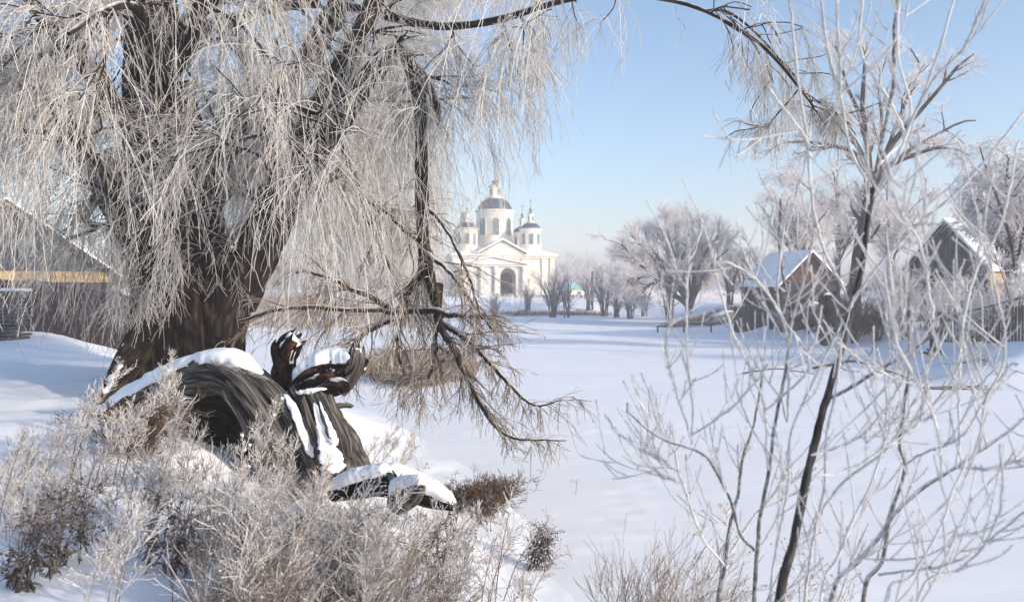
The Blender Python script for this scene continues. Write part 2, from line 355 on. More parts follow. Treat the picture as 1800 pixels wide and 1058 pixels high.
b = MB(); b.prism(arch(cx_(889), 22*S, -.55, zz(481)), -.3, .05); dr = b.build('doorway', M['dark'], ch)
b = MB(); b.prism(arch(cx_(889), 27*S, -.6, zz(477)), -.18, .01); b.build('door_surround', M['white'], ch)
for xx in (808, 842, 866, 914):
    for yy in (py0-.12,): MB().lathe([(.42, -.6), (.42, 0), (.34, .1), (.31, 2.6), (.29, zt-.25), (.42, zt-.05), (.42, zt)], cx_(xx), yy, 16).build('column', M['oldplaster'], ch, True)
for xx in (825, 854):
    MB().prism(arch(cx_(xx), 15*S, .2, zz(478)), py0-.04, py0+.02).build('blind_arch', M['recess'], ch)
b = MB().prism(arch(cx_(940), 31*S, .2, zz(474)), -.10, .02); b.build('wall_arch', M['oldplaster'], ch)
b = MB().prism(arch(cx_(940), 19*S, .3, zz(490)), -.17, -.11); b.build('niche', M['recess'], ch)
for xx in (922, 957, 972): MB().box(cx_(xx)-.35, cx_(xx)+.35, -.22, .01, -.6, zz(457)).build('pilaster', M['white'], ch)
MB().box(cx_(800)-.35, cx_(800)+.35, -.22, .01, -.6, zz(457)).build('pilaster', M['white'], ch)
for k in range(4):          # side wall windows
    for sx, xx in ((-1, cx_(797)), (1, cx_(976))):
        yc = 2+k*3.3
        T = lambda p, xx=xx, sx=sx: (xx+sx*p[1], p[0], p[2])
        MB().prism(arch(yc, 1.2, 1.5, 4.2), -.02, .05, T).build('window', M['pane'], ch)
def cupola(cx, cy, zb, rad, hd, nwin, big=False, hlan=1.6, spire=2.0):
    """drum > window, dome, lantern, finial"""
    d = MB(); zt_ = zb+hd
    d.lathe([(rad*1.04, zb-1.0), (rad*1.04, zb+.22*hd), (rad*.985, zb+.225*hd), (rad*.985, zt_-.16*hd), (rad*1.0, zt_-.155*hd), (rad*1.0, zt_-.08*hd), (rad*1.07, zt_-.05*hd), (rad*1.09, zt_), (rad*.9, zt_+.05), (.1, zt_+.06)], cx, cy, 40)
    dr_ = d.build('drum' if big else 'cupola', M['white'], ch, True)
    rd = rad*.92; hdome = rd*.78 if big else rd*.62
    dm = MB(); dm.lathe([(rd*math.cos(a), zt_+.06+hdome*math.sin(a)) for a in np.linspace(0, 1.36, 12)], cx, cy, 40); dm.build('dome', M['dome'], dr_, True)
    zl = zt_+hdome*.96; rl = rad*.30 if big else rad*.26
    l_ = MB(); l_.lathe([(rl*1.5, zl-.15), (rl*1.45, zl+.18), (rl*1.0, zl+.25), (rl*.98, zl+hlan-.1), (rl*1.3, zl+hlan), (rl*1.25, zl+hlan+.12), (rl*.5, zl+hlan+.35)], cx, cy, 16); ln = l_.build('lantern', M['white'], dr_, True)
    for i in range(4):
        a = math.pi/4+i*math.pi/2-R(8)
        T = lambda p, a=a: (cx+(rl+p[1])*math.cos(a)-p[0]*math.sin(a), cy+(rl+p[1])*math.sin(a)+p[0]*math.cos(a), p[2])
        MB().prism(arch(0, rl*.6, zl+.4, zl+hlan-.2, 6), -.06, .02, T).build('window', M['pane'], dr_)
    zf = zl+hlan+.3; q = rl
    f_ = MB(); f_.lathe([(q*1.05, zf-.12), (q*.5, zf+.12), (q*.3, zf+.22), (q*.62, zf+.42), (q*.55, zf+.6), (q*.15, zf+.8), (.035, zf+1.0), (.03, zf+1.0+spire)], cx, cy, 12)
    zc = zf+1.0+spire
    f_.box(cx-.03, cx+.03, cy-.03, cy+.03, zc-.05, zc+.55); f_.box(cx-.3, cx+.3, cy-.02, cy+.02, zc+.18, zc+.24); f_.box(cx-.16, cx+.16, cy-.02, cy+.02, zc+.36, zc+.41)
    f_.build('cross', M['gild'], dr_, True)
    for i in range(nwin):
        a = -math.pi/2+2*math.pi*i/nwin-R(4)
        rr_ = rad*.985
        T = lambda p, a=a: (cx+(rr_+p[1])*math.cos(a)-p[0]*math.sin(a), cy+(rr_+p[1])*math.sin(a)+p[0]*math.cos(a), p[2])
        wd = rad*.36 if big else rad*.36
        MB().prism(arch(0, wd*1.3, zb+.24*hd, zt_-.2*hd), -.15, .0, T).build('window_surround', M['white'], dr_)
        MB().prism(arch(0, wd, zb+.26*hd, zt_-.24*hd), -.1, .05, T).build('window', M['pane'], dr_)
cupola(cx_(879.5), 7, zz(428), 34*S, (428-365)*S, 8, True, 1.75, .9)
for px_, yy in ((823.5, 2.6), (938, 2.6), (823.5, 11.0), (938, 11.0)):
    cupola(cx_(px_), yy, zz(440), 19*S, (440-402)*S, 8, False, 1.25, .6)

# ------------------------------------------------------------------ bare tree builder
def tree(name, limbs, label, cat='tree', group=None, trunkmat='midbark', twigmat='fartwig', lv=((9, 3.0), (8, 1.5), (7, .7)), g=0.15, ang=(28, 60), rtwig=.009, sides=5, dis=.1, t0=.25, wob=.12, spread=None, last=None):
    """limbs: polylines of (x,y,z,r). lv: children per branch and their length, level by level"""
    base = np.array(limbs[0][0][:3]); e = empty(name, base, label, cat, group)
    tb = TB(); LP = []; LR = []
    for l_ in limbs:
        q = spline(l_, 14); q[1:-1, :3] += rng.normal(0, .02, (12, 3))*q[1:-1, 3:4]*4
        tb.add(q[:, :3], q[:, 3], 10, disp=lambda t_: dis*2*fbm(t_*6, 3)); LP.append(q[:, :3]); LR.append(q[:, 3])
    tb.build('trunk', M[trunkmat], e, base)
    Pc = np.array(LP); Rc = np.array(LR); cr = TB(); br = TB()
    for i, (n_, L_) in enumerate(lv):
        gg = (0, 0, g if i < len(lv)-1 or last is None else last)
        Pn, Rn = spawn(Pc, Rc, n_, (t0 if i == 0 else .12, 1), ang, (L_*.5, L_*1.15), 7 if i < 2 else 5, gg, wob, .6, 1e9, .35, .35, spread)
        Rn = np.maximum(Rn, rtwig)
        (br if i == 0 else cr).add(Pn, Rn, 4 if i == 0 else 3)
        Pc, Rc = Pn, Rn
    br.build('branchwork', M[trunkmat], e, base)
    if cr.V: cr.build('crown', M[twigmat], e, base)
    return e
def LB(pts, d, r0, r1, dd=0):
    """pixel polyline -> limb at depth d, radii r0..r1 (m)"""
    n_ = len(pts); o = []
    for i, q in enumerate(pts):
        f = i/(n_-1); p = P(q[0], q[1], q[2] if len(q) > 2 else d+dd*f); o.append((*p, r0+(r1-r0)*f**.8))
    return o

# the willow on the far bank
d = 66
tree('willow', [LB([(1211, 546), (1206+2*i_, 520), (1206+(x_-1206)*.6, 505+(y_-505)*.55), (x_, y_)], d, .2, .035, dd_) for i_, (x_, y_, dd_) in enumerate([(1088, 440, 3), (1108, 412, -3), (1150, 396, 2), (1168, 388, -2), (1207, 384, 3), (1232, 396, -2), (1255, 408, 3), (1282, 436, -3), (1275, 470, 4)])]+[LB([(1211, 548), (1205, 533), (1174, 510), (1150, 485), (1116, 458), (1096, 433), (1073, 423)], d, .27, .04, -4),
    LB([(1211, 545), (1206, 528), (1190, 500), (1175, 470), (1160, 455), (1130, 457)], d, .3, .05, 3),
    LB([(1211, 545), (1204, 520), (1194, 480), (1190, 430), (1187, 400), (1183, 380)], d, .24, .05, 2),
    LB([(1211, 540), (1207, 520), (1196, 470), (1205, 440), (1225, 425)], d, .3, .05, -3),
    LB([(1212, 545), (1216, 520), (1222, 492), (1232, 460), (1250, 430), (1262, 415)], d, .24, .05, -2),
    LB([(1212, 545), (1222, 515), (1240, 490), (1262, 475), (1283, 460)], d, .24, .05, 4),
    LB([(1149, 486), (1130, 487), (1105, 495), (1088, 505)], d-2, .14, .03), LB([(1165, 500), (1147, 498), (1132, 508), (1122, 517)], d-1.5, .13, .03),
    LB([(1172, 480), (1155, 450), (1140, 430), (1133, 405)], d, .16, .04, 3), LB([(1194, 480), (1215, 450), (1222, 420), (1215, 400)], d, .16, .04)],
    'many limbed frosty willow spreading wide on the far bank right of the church', 'tree', None, 'fartree', 'fartwig',
    ((14, 2.0), (10, 1.25), (9, .65)), .22, (20, 50), .0075, t0=.3)

# young shrubs and trees along the far bank
FB = [(927, 548, 505, 'thin grey twigged bush in front of the church corner'), (974, 558, 478, 'tall many stemmed bare bush just right of the church wall'), (999, 558, 480, 'dark stemmed bare bush in front of the small turquoise roofed house'),
      (1038, 546, 488, 'dense low shrub around the foot of the utility pole'), (1062, 556, 470, 'tall slim rimed bush right of the utility pole'), (1085, 558, 495, 'small upright bush second right of the utility pole'),
      (1107, 560, 500, 'wispy little bush midway between the pole and the far willow'), (1132, 556, 490, 'pale bush under the left limbs of the far willow'), (1176, 562, 480, 'bushy clump of upright stems close left of the far willow trunk'),
      (870, 558, 520, 'low dark bush below the church doorway on the bank'), (1310, 540, 440, 'bare young tree behind the grey fence near the lamp post'), (1282, 530, 430, 'slim rimed tree rising right of the far willow crown'), (1340, 520, 420, 'bare frosty tree left of the red gabled hut')]
for px, pb, pt, lab in FB:
    g_ = G(px, pb, 40) if pb > 545 else P(px, pb, 84 if px < 1200 else 72)
    if pb <= 545: g_[2] = gz(g_[0], g_[1])
    H = (pb-pt)*g_[1]/F; L_ = []
    for k in range(int(rng.integers(4, 12)) if H < 6 else 5):
        a = rng.uniform(0, 6.28); s_ = rng.uniform(.04, .42)*H
        L_.append([(*(g_+(math.cos(a)*.45*rng.random(), math.sin(a)*.45*rng.random(), -.15)), .035+.006*H), (*(g_+(math.cos(a)*s_*.4, math.sin(a)*s_*.4, H*.45)), .035+.005*H), (*(g_+(math.cos(a)*s_, math.sin(a)*s_, H*rng.uniform(.75, .95))), .015)])
    tree('bare_bush' if H < 6 else 'young_tree', L_, lab, 'bush' if H < 6 else 'tree', 'bushes and young trees on the far bank', 'fartree', 'fartwigd' if H < 6 else 'fartwig', ((9, .32*H), (8, .17*H)), .15, (18, 48), .009, t0=.2)

# the far wood: one hazy mass
tb = TB(); Pn = []; Rn = []
for i in range(700):
    y = rng.uniform(150, 235); x = rng.uniform(-.75, .8)*y
    px = 900+F*x/y
    H = rng.uniform(5.2, 8.5)*(1+.25*math.sin(x*.05)+.2*math.sin(x*.13+1))*(1.15 if px > 1300 else 1)*(y/190)
    z = 1.3; q = np.array([(x, y, z), (x+rng.normal(0, .2), y, z+H*.5), (x+rng.normal(0, .5), y, z+H)]); Pn.append(spline(q, 7)); Rn.append(np.linspace(.12, .03, 7))
Pn = np.array(Pn); Rn = np.array(Rn); tb.add(Pn, Rn, 3)
P1, R1 = spawn(Pn, Rn, 24, (.08, 1), (25, 60), (1.4, 3.0), 4, (0, 0, .4), .15, .6, .05, .5, .5); R1 = np.maximum(R1, .022); tb.add(P1, R1, 3)
P2, R2 = spawn(P1, R1, 9, (.1, 1), (25, 60), (.6, 1.5), 3, (0, 0, .3), .15, .6, .03, .6); R2 = np.maximum(R2, .016); tb.add(P2, R2, 3)
tag(tb.build('far_wood', M['fartwigd']), 'hazy bare rimed wood closing the view behind the church and the pond', 'wood', None, 'stuff')

# ------------------------------------------------------------------ right bank: trees, hut, house
d = 46
tree('bare_tree', [LB([(1500, 560), (1502, 500), (1512, 430), (1522, 370), (1527, 300), (1524, 250), (1516, 190), (1520, 120), (1524, 75)], d, .42, .06),
    LB([(1505, 480), (1512, 420), (1530, 350), (1548, 290), (1570, 250), (1600, 215), (1640, 170), (1690, 110), (1712, 95)], d, .34, .04, -3),
    LB([(1518, 400), (1528, 345), (1552, 305), (1590, 270), (1640, 240), (1690, 215), (1715, 212)], d, .24, .04, 2),
    LB([(1522, 300), (1500, 268), (1460, 255), (1420, 250), (1375, 252), (1345, 272)], d, .18, .03, -2),
    LB([(1525, 290), (1500, 245), (1470, 215), (1435, 195), (1400, 178)], d, .17, .03, 2),
    LB([(1520, 240), (1508, 195), (1490, 155), (1478, 115), (1470, 80)], d, .16, .03, 1),
    LB([(1548, 300), (1590, 280), (1640, 262), (1680, 262), (1705, 275)], d, .14, .03, -3),
    LB([(1560, 262), (1600, 160), (1618, 120), (1600, 85)], d, .13, .03, 2), LB([(1530, 330), (1545, 280), (1550, 210), (1545, 150), (1560, 95)], d, .17, .03, 1)],
    'tallest bare rimed tree on the right bank with a forked brown trunk', 'tree', None, 'midbark', 'fartwig', ((9, 2.1), (9, 1.15), (9, .6)), .12, (25, 55), .007, 5)
def drooper(px, pb, pt, d, wpx, lab, nl=6):
    g_ = P(px, pb, d); g_[2] = gz(g_[0], g_[1]); H = P(px, pt, d)[2]-g_[2]; Wd = wpx/2*d/F
    L_ = [[(*(g_-(0, 0, .2)), .22), (*(g_+(.1, 0, H*.4)), .15), (*(g_+(-.1, 0, H*.75)), .09), (*(g_+(0, 0, H*.97)), .03)]]
    for k in range(nl):
        a = 6.28*k/nl+rng.uniform(-.3, .3); z0_ = rng.uniform(.2, .5)*H; q = rng.uniform(.7, 1)*Wd
        L_.append([(*(g_+(0, 0, z0_)), .11), (*(g_+(math.cos(a)*q*.5, math.sin(a)*q*.5, z0_+H*.28)), .07), (*(g_+(math.cos(a)*q, math.sin(a)*q, z0_+H*rng.uniform(.3, .5))), .025)])
    return tree('drooping_birch', L_, lab, 'tree', 'rimed birches behind the red gabled hut', 'fartree', 'fartwig', ((14, 1.9), (9, 1.2), (8, .75)), .0, (25, 60), .0085, last=-.9, t0=.2)
drooper(1400, 520, 318, 62, 170, 'rimed birch with drooping twigs left behind the red gabled hut')
drooper(1472, 520, 255, 68, 260, 'broad hazy birch behind the tallest bare tree')
drooper(1560, 520, 285, 66, 190, 'pale birch rising between the tallest bare tree and the grey gabled house')
drooper(1770, 560, 268, 34, 130, 'slender rimed tree beside the right end of the yellow walled house')
d = 30
tree('slender_tree', [LB([(1792, 560), (1778, 430), (1752, 345), (1735, 300), (1722, 258)], d, .09, .02), LB([(1785, 480), (1800, 400), (1815, 330)], d, .06, .02), LB([(1765, 390), (1735, 360), (1705, 345)], d, .04, .015)],
     'thin dark stemmed tree leaning left near the right edge', 'tree', None, 'midbark', 'fartwig', ((9, .8), (8, .45)), .1, (30, 60), .007)

M['planks'] = mat('grey_planks', (.04, .04, .043), .9, (.10, .097, .097), (7, 7, .6), 4, bump=.5, bdist=.02, frost=((.7, .72, .75), .9, 1.3, .4, 8))
M['redwood'] = mat('red_gable_boards', (.07, .022, .016), .9, (.12, .045, .033), (8, 8, .8), 4, bump=.4, bdist=.02)
M['yellow'] = mat('yellow_boards', (.30, .21, .105), .85, (.40, .29, .155), (1, 1, 8), 4, bump=.4, bdist=.02)
M['browndark'] = mat('dark_brown_boards', (.016, .012, .014), .9, (.038, .028, .028), (6, 6, .6), 4, bump=.5, bdist=.02)
M['fencegrey'] = mat('grey_sheet_fence', (.035, .032, .036), .8, (.06, .055, .06), (4, 4, .5), 3)
M['maroon'] = mat('maroon_sheet_fence', (.032, .018, .024), .7, (.048, .026, .032), (2, 2, .6), 3, spec=.3)
M['bluegable'] = mat('slate_blue_boards', (.025, .038, .05), .85, (.05, .065, .08), (6, 6, .5), 4, bump=.4, bdist=.02)
M['iron'] = mat('dark_iron', (.03, .03, .035), .6, (.07, .06, .06), (4, 4, 4), frost=((.8, .8, .83), .9, 1.2, .3, 10))
M['turq'] = mat('turquoise_roof', (.16, .40, .42), .6, (.25, .47, .48), (2, 2, 2))
M['rustred'] = mat('rust_red_wall', (.32, .10, .07), .8, (.38, .15, .10), (2, 2, 2))
M['stone'] = mat('rubble_stone', (.10, .10, .105), .9, (.24, .23, .22), (3, 3, 3), 5, bump=1, bdist=.1, frost=((.82, .84, .87), .75, 1.1, .4, 3))
def house(name, px, pb, d, wd, ln, hw, hr, rz, label, wall, gab, roof='roofsnow', over=.35, cat='house', thick=.16, win=True):
    """gable end faces the pond (-y); parts in local axes"""
    p = P(px, pb, d); z = gz(p[0], p[1]); e = empty(name, (p[0], p[1], z-.1), label, cat, None, rz); h = wd/2
    MB().box(-h, h, 0, ln, -.5, hw).build('wall', M[wall], e)
    MB().prism([(-h, hw+.003), (h, hw+.003), (0, hw+hr)], .02, ln-.02).build('gable', M[gab], e)
    rf = MB(); s_ = hr/h
    for sx in (-1, 1):
        q = [(0, hw+hr+.02), (sx*(h+over), hw-over*s_+.02), (sx*(h+over), hw-over*s_+.02+thick), (0, hw+hr+thick+.04)]
        rf.prism(q, -over, ln+over)
    rfo = rf.build('roof', M[roof], e)
    tr = MB()
    for sx in (-1, 1): tr.prism([(0, hw+hr), (sx*(h+over), hw-over*s_), (sx*(h+over), hw-over*s_-.14), (0, hw+hr-.16)], -over-.04, -over+.02)
    tr.build('bargeboard', M['browndark'], e)
    if win:
        MB().box(-.45, .45, -.05, .01, hw*.35, hw*.35+1.0).build('window', M['pane'], e)
        f_ = MB(); f_.box(-.55, -.45, -.08, .01, hw*.35-.1, hw*.35+1.1); f_.box(.45, .55, -.08, .01, hw*.35-.1, hw*.35+1.1); f_.box(-.45, .45, -.08, .01, hw*.35+1.0, hw*.35+1.1); f_.box(-.45, .45, -.08, .01, hw*.35-.1, hw*.35); f_.build('window_frame', M['white'], e)
    return e
hut = house('hut', 1424, 540, 56, 4.3, 6, 2.0, 2.1, R(8), 'small hut with a rust red gable and snow covered roof on the right bank', 'browndark', 'redwood', win=False)
q = MB()
for k in range(5): q.box(-2.1, 2.1, -.09, -.03, 1.5+k*.13, 1.58+k*.13)
q.build('boards', M['wood'], hut)
MB().box(.6, .75, 2, 2.15, 3.2, 4.6).build('chimney', M['iron'], hut)
hs = house('house', 1664, 545, 41, 4.0, 9, 3.0, 2.2, R(-58), 'grey gabled wooden house with snowy roof and yellow side wall on the right', 'planks', 'planks')
MB().box(2.003, 2.05, .2, 8.9, .2, 3.15).build('side_wall', M['yellow'], hs)
MB().box(2.04, 2.07, 2.5, 3.6, 1.2, 2.4).build('window', M['pane'], hs)
MB().box(1.96, 2.08, -.07, .1, -.4, 3.1).build('drainpipe', M['iron'], hs)
# fences on the right bank
def fence(name, pts, h, label, m, board=.15, gap=.01, rnd=.05, post=2.0, cat='fence', th=.03):
    p0 = np.array(pts[0]); e = empty(name, (p0[0], p0[1], gz(*p0[:2])), label, cat)
    panel = MB(); posts = []
    for a, b_ in zip(pts[:-1], pts[1:]):
        a = np.array(a[:2]); b_ = np.array(b_[:2]); L_ = np.linalg.norm(b_-a); t = (b_-a)/L_; nn = np.array((-t[1], t[0])); k = int(L_/(board+gap))
        for i in range(k):
            s0 = i*(board+gap); c0 = a+t*s0; c1 = a+t*(s0+board); g0 = gz(*c0); hh = h+rng.uniform(-rnd, rnd)
            off = nn*(th if i % 2 else 0)
            v = [(c0-nn*th/2+off), (c1-nn*th/2+off), (c1+nn*th/2+off), (c0+nn*th/2+off)]; bb = len(panel.v)
            panel.v += [(*(w_-p0[:2]), zt_) for zt_ in (g0-.3-e.location.z, g0+hh-e.location.z) for w_ in v]
            panel.f += [tuple(bb+i_ for i_ in q_) for q_ in ((0, 3, 2, 1), (4, 5, 6, 7), (0, 1, 5, 4), (1, 2, 6, 5), (2, 3, 7, 6), (3, 0, 4, 7))]
        for s0 in np.arange(0, L_, post): posts.append(a+t*s0+nn*.12)
    panel.build('panel', m, e)
    for q_ in posts:
        g0 = gz(*q_)-e.location.z; x, y = q_-p0[:2]
        MB().box(x-.05, x+.05, y-.05, y+.05, g0-.4, g0+h+.06).build('post', M['browndark'], e)
    return e
pp = lambda px, py, d: tuple(P(px, py, d)[:2])
fence('fence', [pp(1293, 555, 52), pp(1350, 550, 52)], 1.7, 'grey sheet metal fence left of the red gabled hut', M['fencegrey'], .18, 0, .01)
fence('fence', [pp(1352, 550, 50), pp(1392, 555, 48), pp(1470, 560, 46)], 1.75, 'dark brown board fence below the red gabled hut', M['browndark'], .16, .01, .03)
fence('fence', [pp(1652, 580, 34), pp(1720, 585, 31), pp(1815, 590, 27)], 1.25, 'weathered picket fence half buried below the yellow walled house', M['planks'], .07, .05, .06)
# rubble bank / old boat shape under snow left of the fence
tb = TB(); c = P(1262, 556, 56); q = spline([(*P(1238, 562, 56), .25), (*P(1252, 552, 56), .5), (*P(1270, 547, 56), .6), (*P(1290, 548, 56), .4)], 16)
q[:, 2] = [gz(a, b_)+.15 for a, b_ in q[:, :2]]
tb.add(q[:, :3], q[:, 3], 16, disp=lambda t_: .7*fbm(t_*2.5, 4)); tag(tb.build('rubble_heap', M['stone']), 'dark rubble heap under snow at the left end of the grey fence', 'heap')
# railing on the ice edge
rl_ = empty('railing', (*pp(1156, 580, 53), 0), 'low dark pipe railing running out from the right bank over the ice', 'railing')
def rel(o, p): return tuple(np.array(p)-np.array(o.location))
zb = .0
def rp(px, h, d): p = P(px, 560, d); return rel(rl_, (p[0], p[1], h))
MB().beam(rp(1155, .40, 53), rp(1203, .42, 53), .09).build('rail', M['iron'], rl_)
MB().beam(rp(1202, .56, 53), rp(1252, .58, 53), .13).build('rail', M['iron'], rl_)
MB().beam(rp(1250, .54, 53), rp(1290, .95, 52), .11).build('rail', M['iron'], rl_)
for px, h, d in ((1156, .40, 53), (1202, .56, 53), (1250, .58, 53)): MB().beam(rp(px, -.3, d), rp(px, h, d), .09).build('post', M['iron'], rl_)
# lamp post, utility pole
o = empty('lamp_post', P(1306, 545, 54)*[1, 1, 0]+[0, 0, gz(*pp(1306, 545, 54))], 'thin curved lamp post behind the grey sheet fence', 'lamp post')
tb = TB().add(spline([(0, 0, -.3), (0, 0, 1.9), (0, 0, 2.9), (.12, 0, 3.1), (.45, 0, 3.15)], 20), np.full(20, .04), 8); tb.build('pole', M['iron'], o)
MB().box(.4, .75, -.1, .1, 3.05, 3.17).build('lamp_head', M['iron'], o)
g_ = P(1040, 530, 88); o = empty('utility_pole', (g_[0], g_[1], gz(g_[0], g_[1])), 'bare dark utility pole on the far bank right of the church', 'pole')
TB().add(spline([(0, 0, -.3), (.03, 0, 2), (.08, 0, 3.7)], 8), np.linspace(.13, .1, 8), 8).build('pole', M['browndark'], o)
# small house beyond
g_ = P(1012, 518, 112); o = empty('small_house', (g_[0], g_[1], gz(g_[0], g_[1])), 'small pale house with a turquoise roof right of the church', 'house', None, R(10))
MB().box(-1.1, 1.2, 0, 3, -.3, 1.15).build('wall', M['white'], o); MB().prism([(-1.3, 1.155), (1.5, 1.155), (1.3, 1.5), (-1.3, 2.3)], -.2, 3.2).build('roof', M['turq'], o)
MB().box(.2, .8, -.05, .02, .3, .9).build('window', M['pane'], o)
g_ = P(988, 520, 113); o = empty('shed', (g_[0], g_[1], gz(g_[0], g_[1])), 'tiny rust red shed between the church and the turquoise roofed house', 'shed')
MB().box(-.5, .5, 0, 1.5, -.3, .9).build('wall', M['rustred'], o); MB().prism([(-.6, .903), (.6, .903), (0, 1.3)], -.1, 1.6).build('roof', M['roofsnow'], o)
fence('churchyard_fence', [pp(868, 525, 112), pp(950, 525, 112), pp(1030, 525, 106)], .45, 'low dark churchyard fence running in front of the white church', M['planks'], .25, .06, .12, 4)

# ------------------------------------------------------------------ left side: house, fence, woodpile
lh = house('house', 15, 560, 31, 8.0, 8, 1.9, 3.0, R(27), 'steep gabled dark blue wooden house behind the maroon fence on the left', 'browndark', 'bluegable', over=.3, thick=.10, win=False)
MB().box(-4.0, 3.6, -.12, .0, 1.72, 2.16).build('fascia_board', M['yellow'], lh)
MB().box(.35, .95, -.06, .01, 2.7, 3.5).build('window', M['pane'], lh)
fence('fence', [pp(-60, 585, 25.5), pp(60, 585, 25.5), pp(240, 590, 25)], 1.62, 'maroon sheet metal fence behind the big willow on the left', M['maroon'], .2, 0, .006, cat='fence')
o = house('shed', 205, 560, 33, 3.2, 4, 1.9, .9, R(15), 'low snow roofed shed between the maroon fence and the willow trunk', 'browndark', 'redwood', win=False, cat='shed')
wp = empty('woodpile', (*pp(12, 590, 21.5), gz(*pp(12, 590, 21.5))), 'stacked dark boards capped with snow at the left edge by the fence', 'woodpile')
q = MB()
for k in range(13): a = rng.uniform(-.06, .06); q.box(-1.2+a, .42+a+rng.uniform(-.05, .05), -.4, .4, .02+k*.1, .09+k*.1)
q.build('boards', M['planks'], wp, bevel=.008)
MB().box(-1.25, .45, -.42, .42, 1.325, 1.41).build('snow_cap', M['roofsnow'], wp, bevel=.035)

# ------------------------------------------------------------------ frosted thickets on the right bank
def thicket(name, spots, label, m, hz, cat='bush', dens=1., r=.007, group=None):
    """stems at several spots forming one bush"""
    b0 = np.array(spots[0]); b0 = np.array((b0[0], b0[1], gz(b0[0], b0[1]))); e = empty(name, b0, label, cat, group); tb = TB(); st = TB()
    A = []; B = []
    for x, y, h, rad in spots:
        for k in range(int(7*dens)):
            a = rng.uniform(0, 6.28); g0 = gz(x, y); l_ = rng.uniform(.25, 1)*rad; hh = h*rng.uniform(.6, 1)
            q = spline([(x+.1*math.cos(a), y+.1*math.sin(a), g0-.1), (x+l_*.45*math.cos(a), y+l_*.45*math.sin(a), g0+hh*.55), (x+l_*math.cos(a), y+l_*math.sin(a), g0+hh)], 8)
            A.append(q); B.append(np.linspace(.03, .012, 8))
    A = np.array(A); B = np.array(B); st.add(A, B, 4); st.build('stems', M[hz], e, b0)
    P1, R1 = spawn(A, B, 10, (.15, 1), (25, 65), (.35*h, .5*h), 6, (0, 0, .15), .14, .6, 1, .5, .4); R1 = np.maximum(R1, r*1.3); tb.add(P1, R1, 3)
    P2, R2 = spawn(P1, R1, 8, (.15, 1), (25, 65), (.15*h, .28*h), 5, (0, 0, .1), .15, .7, 1, .6, .3); R2 = np.maximum(R2, r); tb.add(P2, R2, 3)
    tb.build('twigs', M[m], e, b0); return e
def sp(px, d, h, rad): p = P(px, 560, d); return (p[0], p[1], h, rad)
thicket('bush', [sp(1560, 42, 2.7, 1.6), sp(1600, 41, 3.0, 1.5)], 'large rimed bush between the tallest bare tree and the grey gabled house', 'fartwig', 'midbark', dens=1.2)
thicket('bush', [sp(1745, 30, 2.6, 1.6), sp(1790, 29, 3.0, 1.6), sp(1700, 31, 2.0, 1.2)], 'wide blue grey rimed bush in front of the yellow wall at the right edge', 'fartwig', 'midbark', dens=1.2)
thicket('bush', [sp(1500, 40, 2.2, 1.5), sp(1540, 39, 2.0, 1.3)], 'dark brown bush at the foot of the tallest bare tree', 'drybrown', 'browndark', dens=1.5)
thicket('bush', [sp(1640, 36, 2.2, 1.5), sp(1590, 38, 2.2, 1.4)], 'low tangled rimed bush below the grey gabled house', 'fartwig', 'midbark')
thicket('brush_heap', [sp(1425, 45, 1.0, 1.6), sp(1470, 43, 1.0, 1.6), sp(1515, 41, 1.1, 1.5)], 'dark heap of cut brushwood on the snow slope under the hut fence', 'drybrown', 'browndark', 'brush heap', 1.8)
# broken snowy stump by the hut
g0 = np.array((*pp(1448, 590, 41), 0)); g0[2] = gz(*g0[:2]); o = empty('broken_stump', g0, 'leaning broken stump with snow clumps in front of the hut', 'stump')
TB().add(spline([(.15, 0, -.2), (0, 0, .7), (-.25, 0, 1.5), (-.5, 0, 2.1)], 12), np.linspace(.3, .26, 12), 14, disp=lambda t_: .7*fbm(t_*5, 3)).build('trunk', M['wood'], o)
TB().add(spline([(.0, .1, .9), (.2, .1, 1.7), (.22, .1, 2.6)], 8), np.linspace(.2, .17, 8), 10, disp=lambda t_: .7*fbm(t_*5, 3)).build('branch_stub', M['rot'], o)
for q_, r_ in (((-.5, 0, 2.08), .34), ((.22, .1, 2.57), .24)):
    TB().add(spline([(q_[0]-r_*.9, q_[1], q_[2]), (q_[0], q_[1], q_[2]+.05), (q_[0]+r_*.9, q_[1], q_[2])], 8), np.array([.02, .5, .8, 1, 1, .8, .5, .02])*r_*.5, 10).build('snow_clump', M['roofsnow'], o)
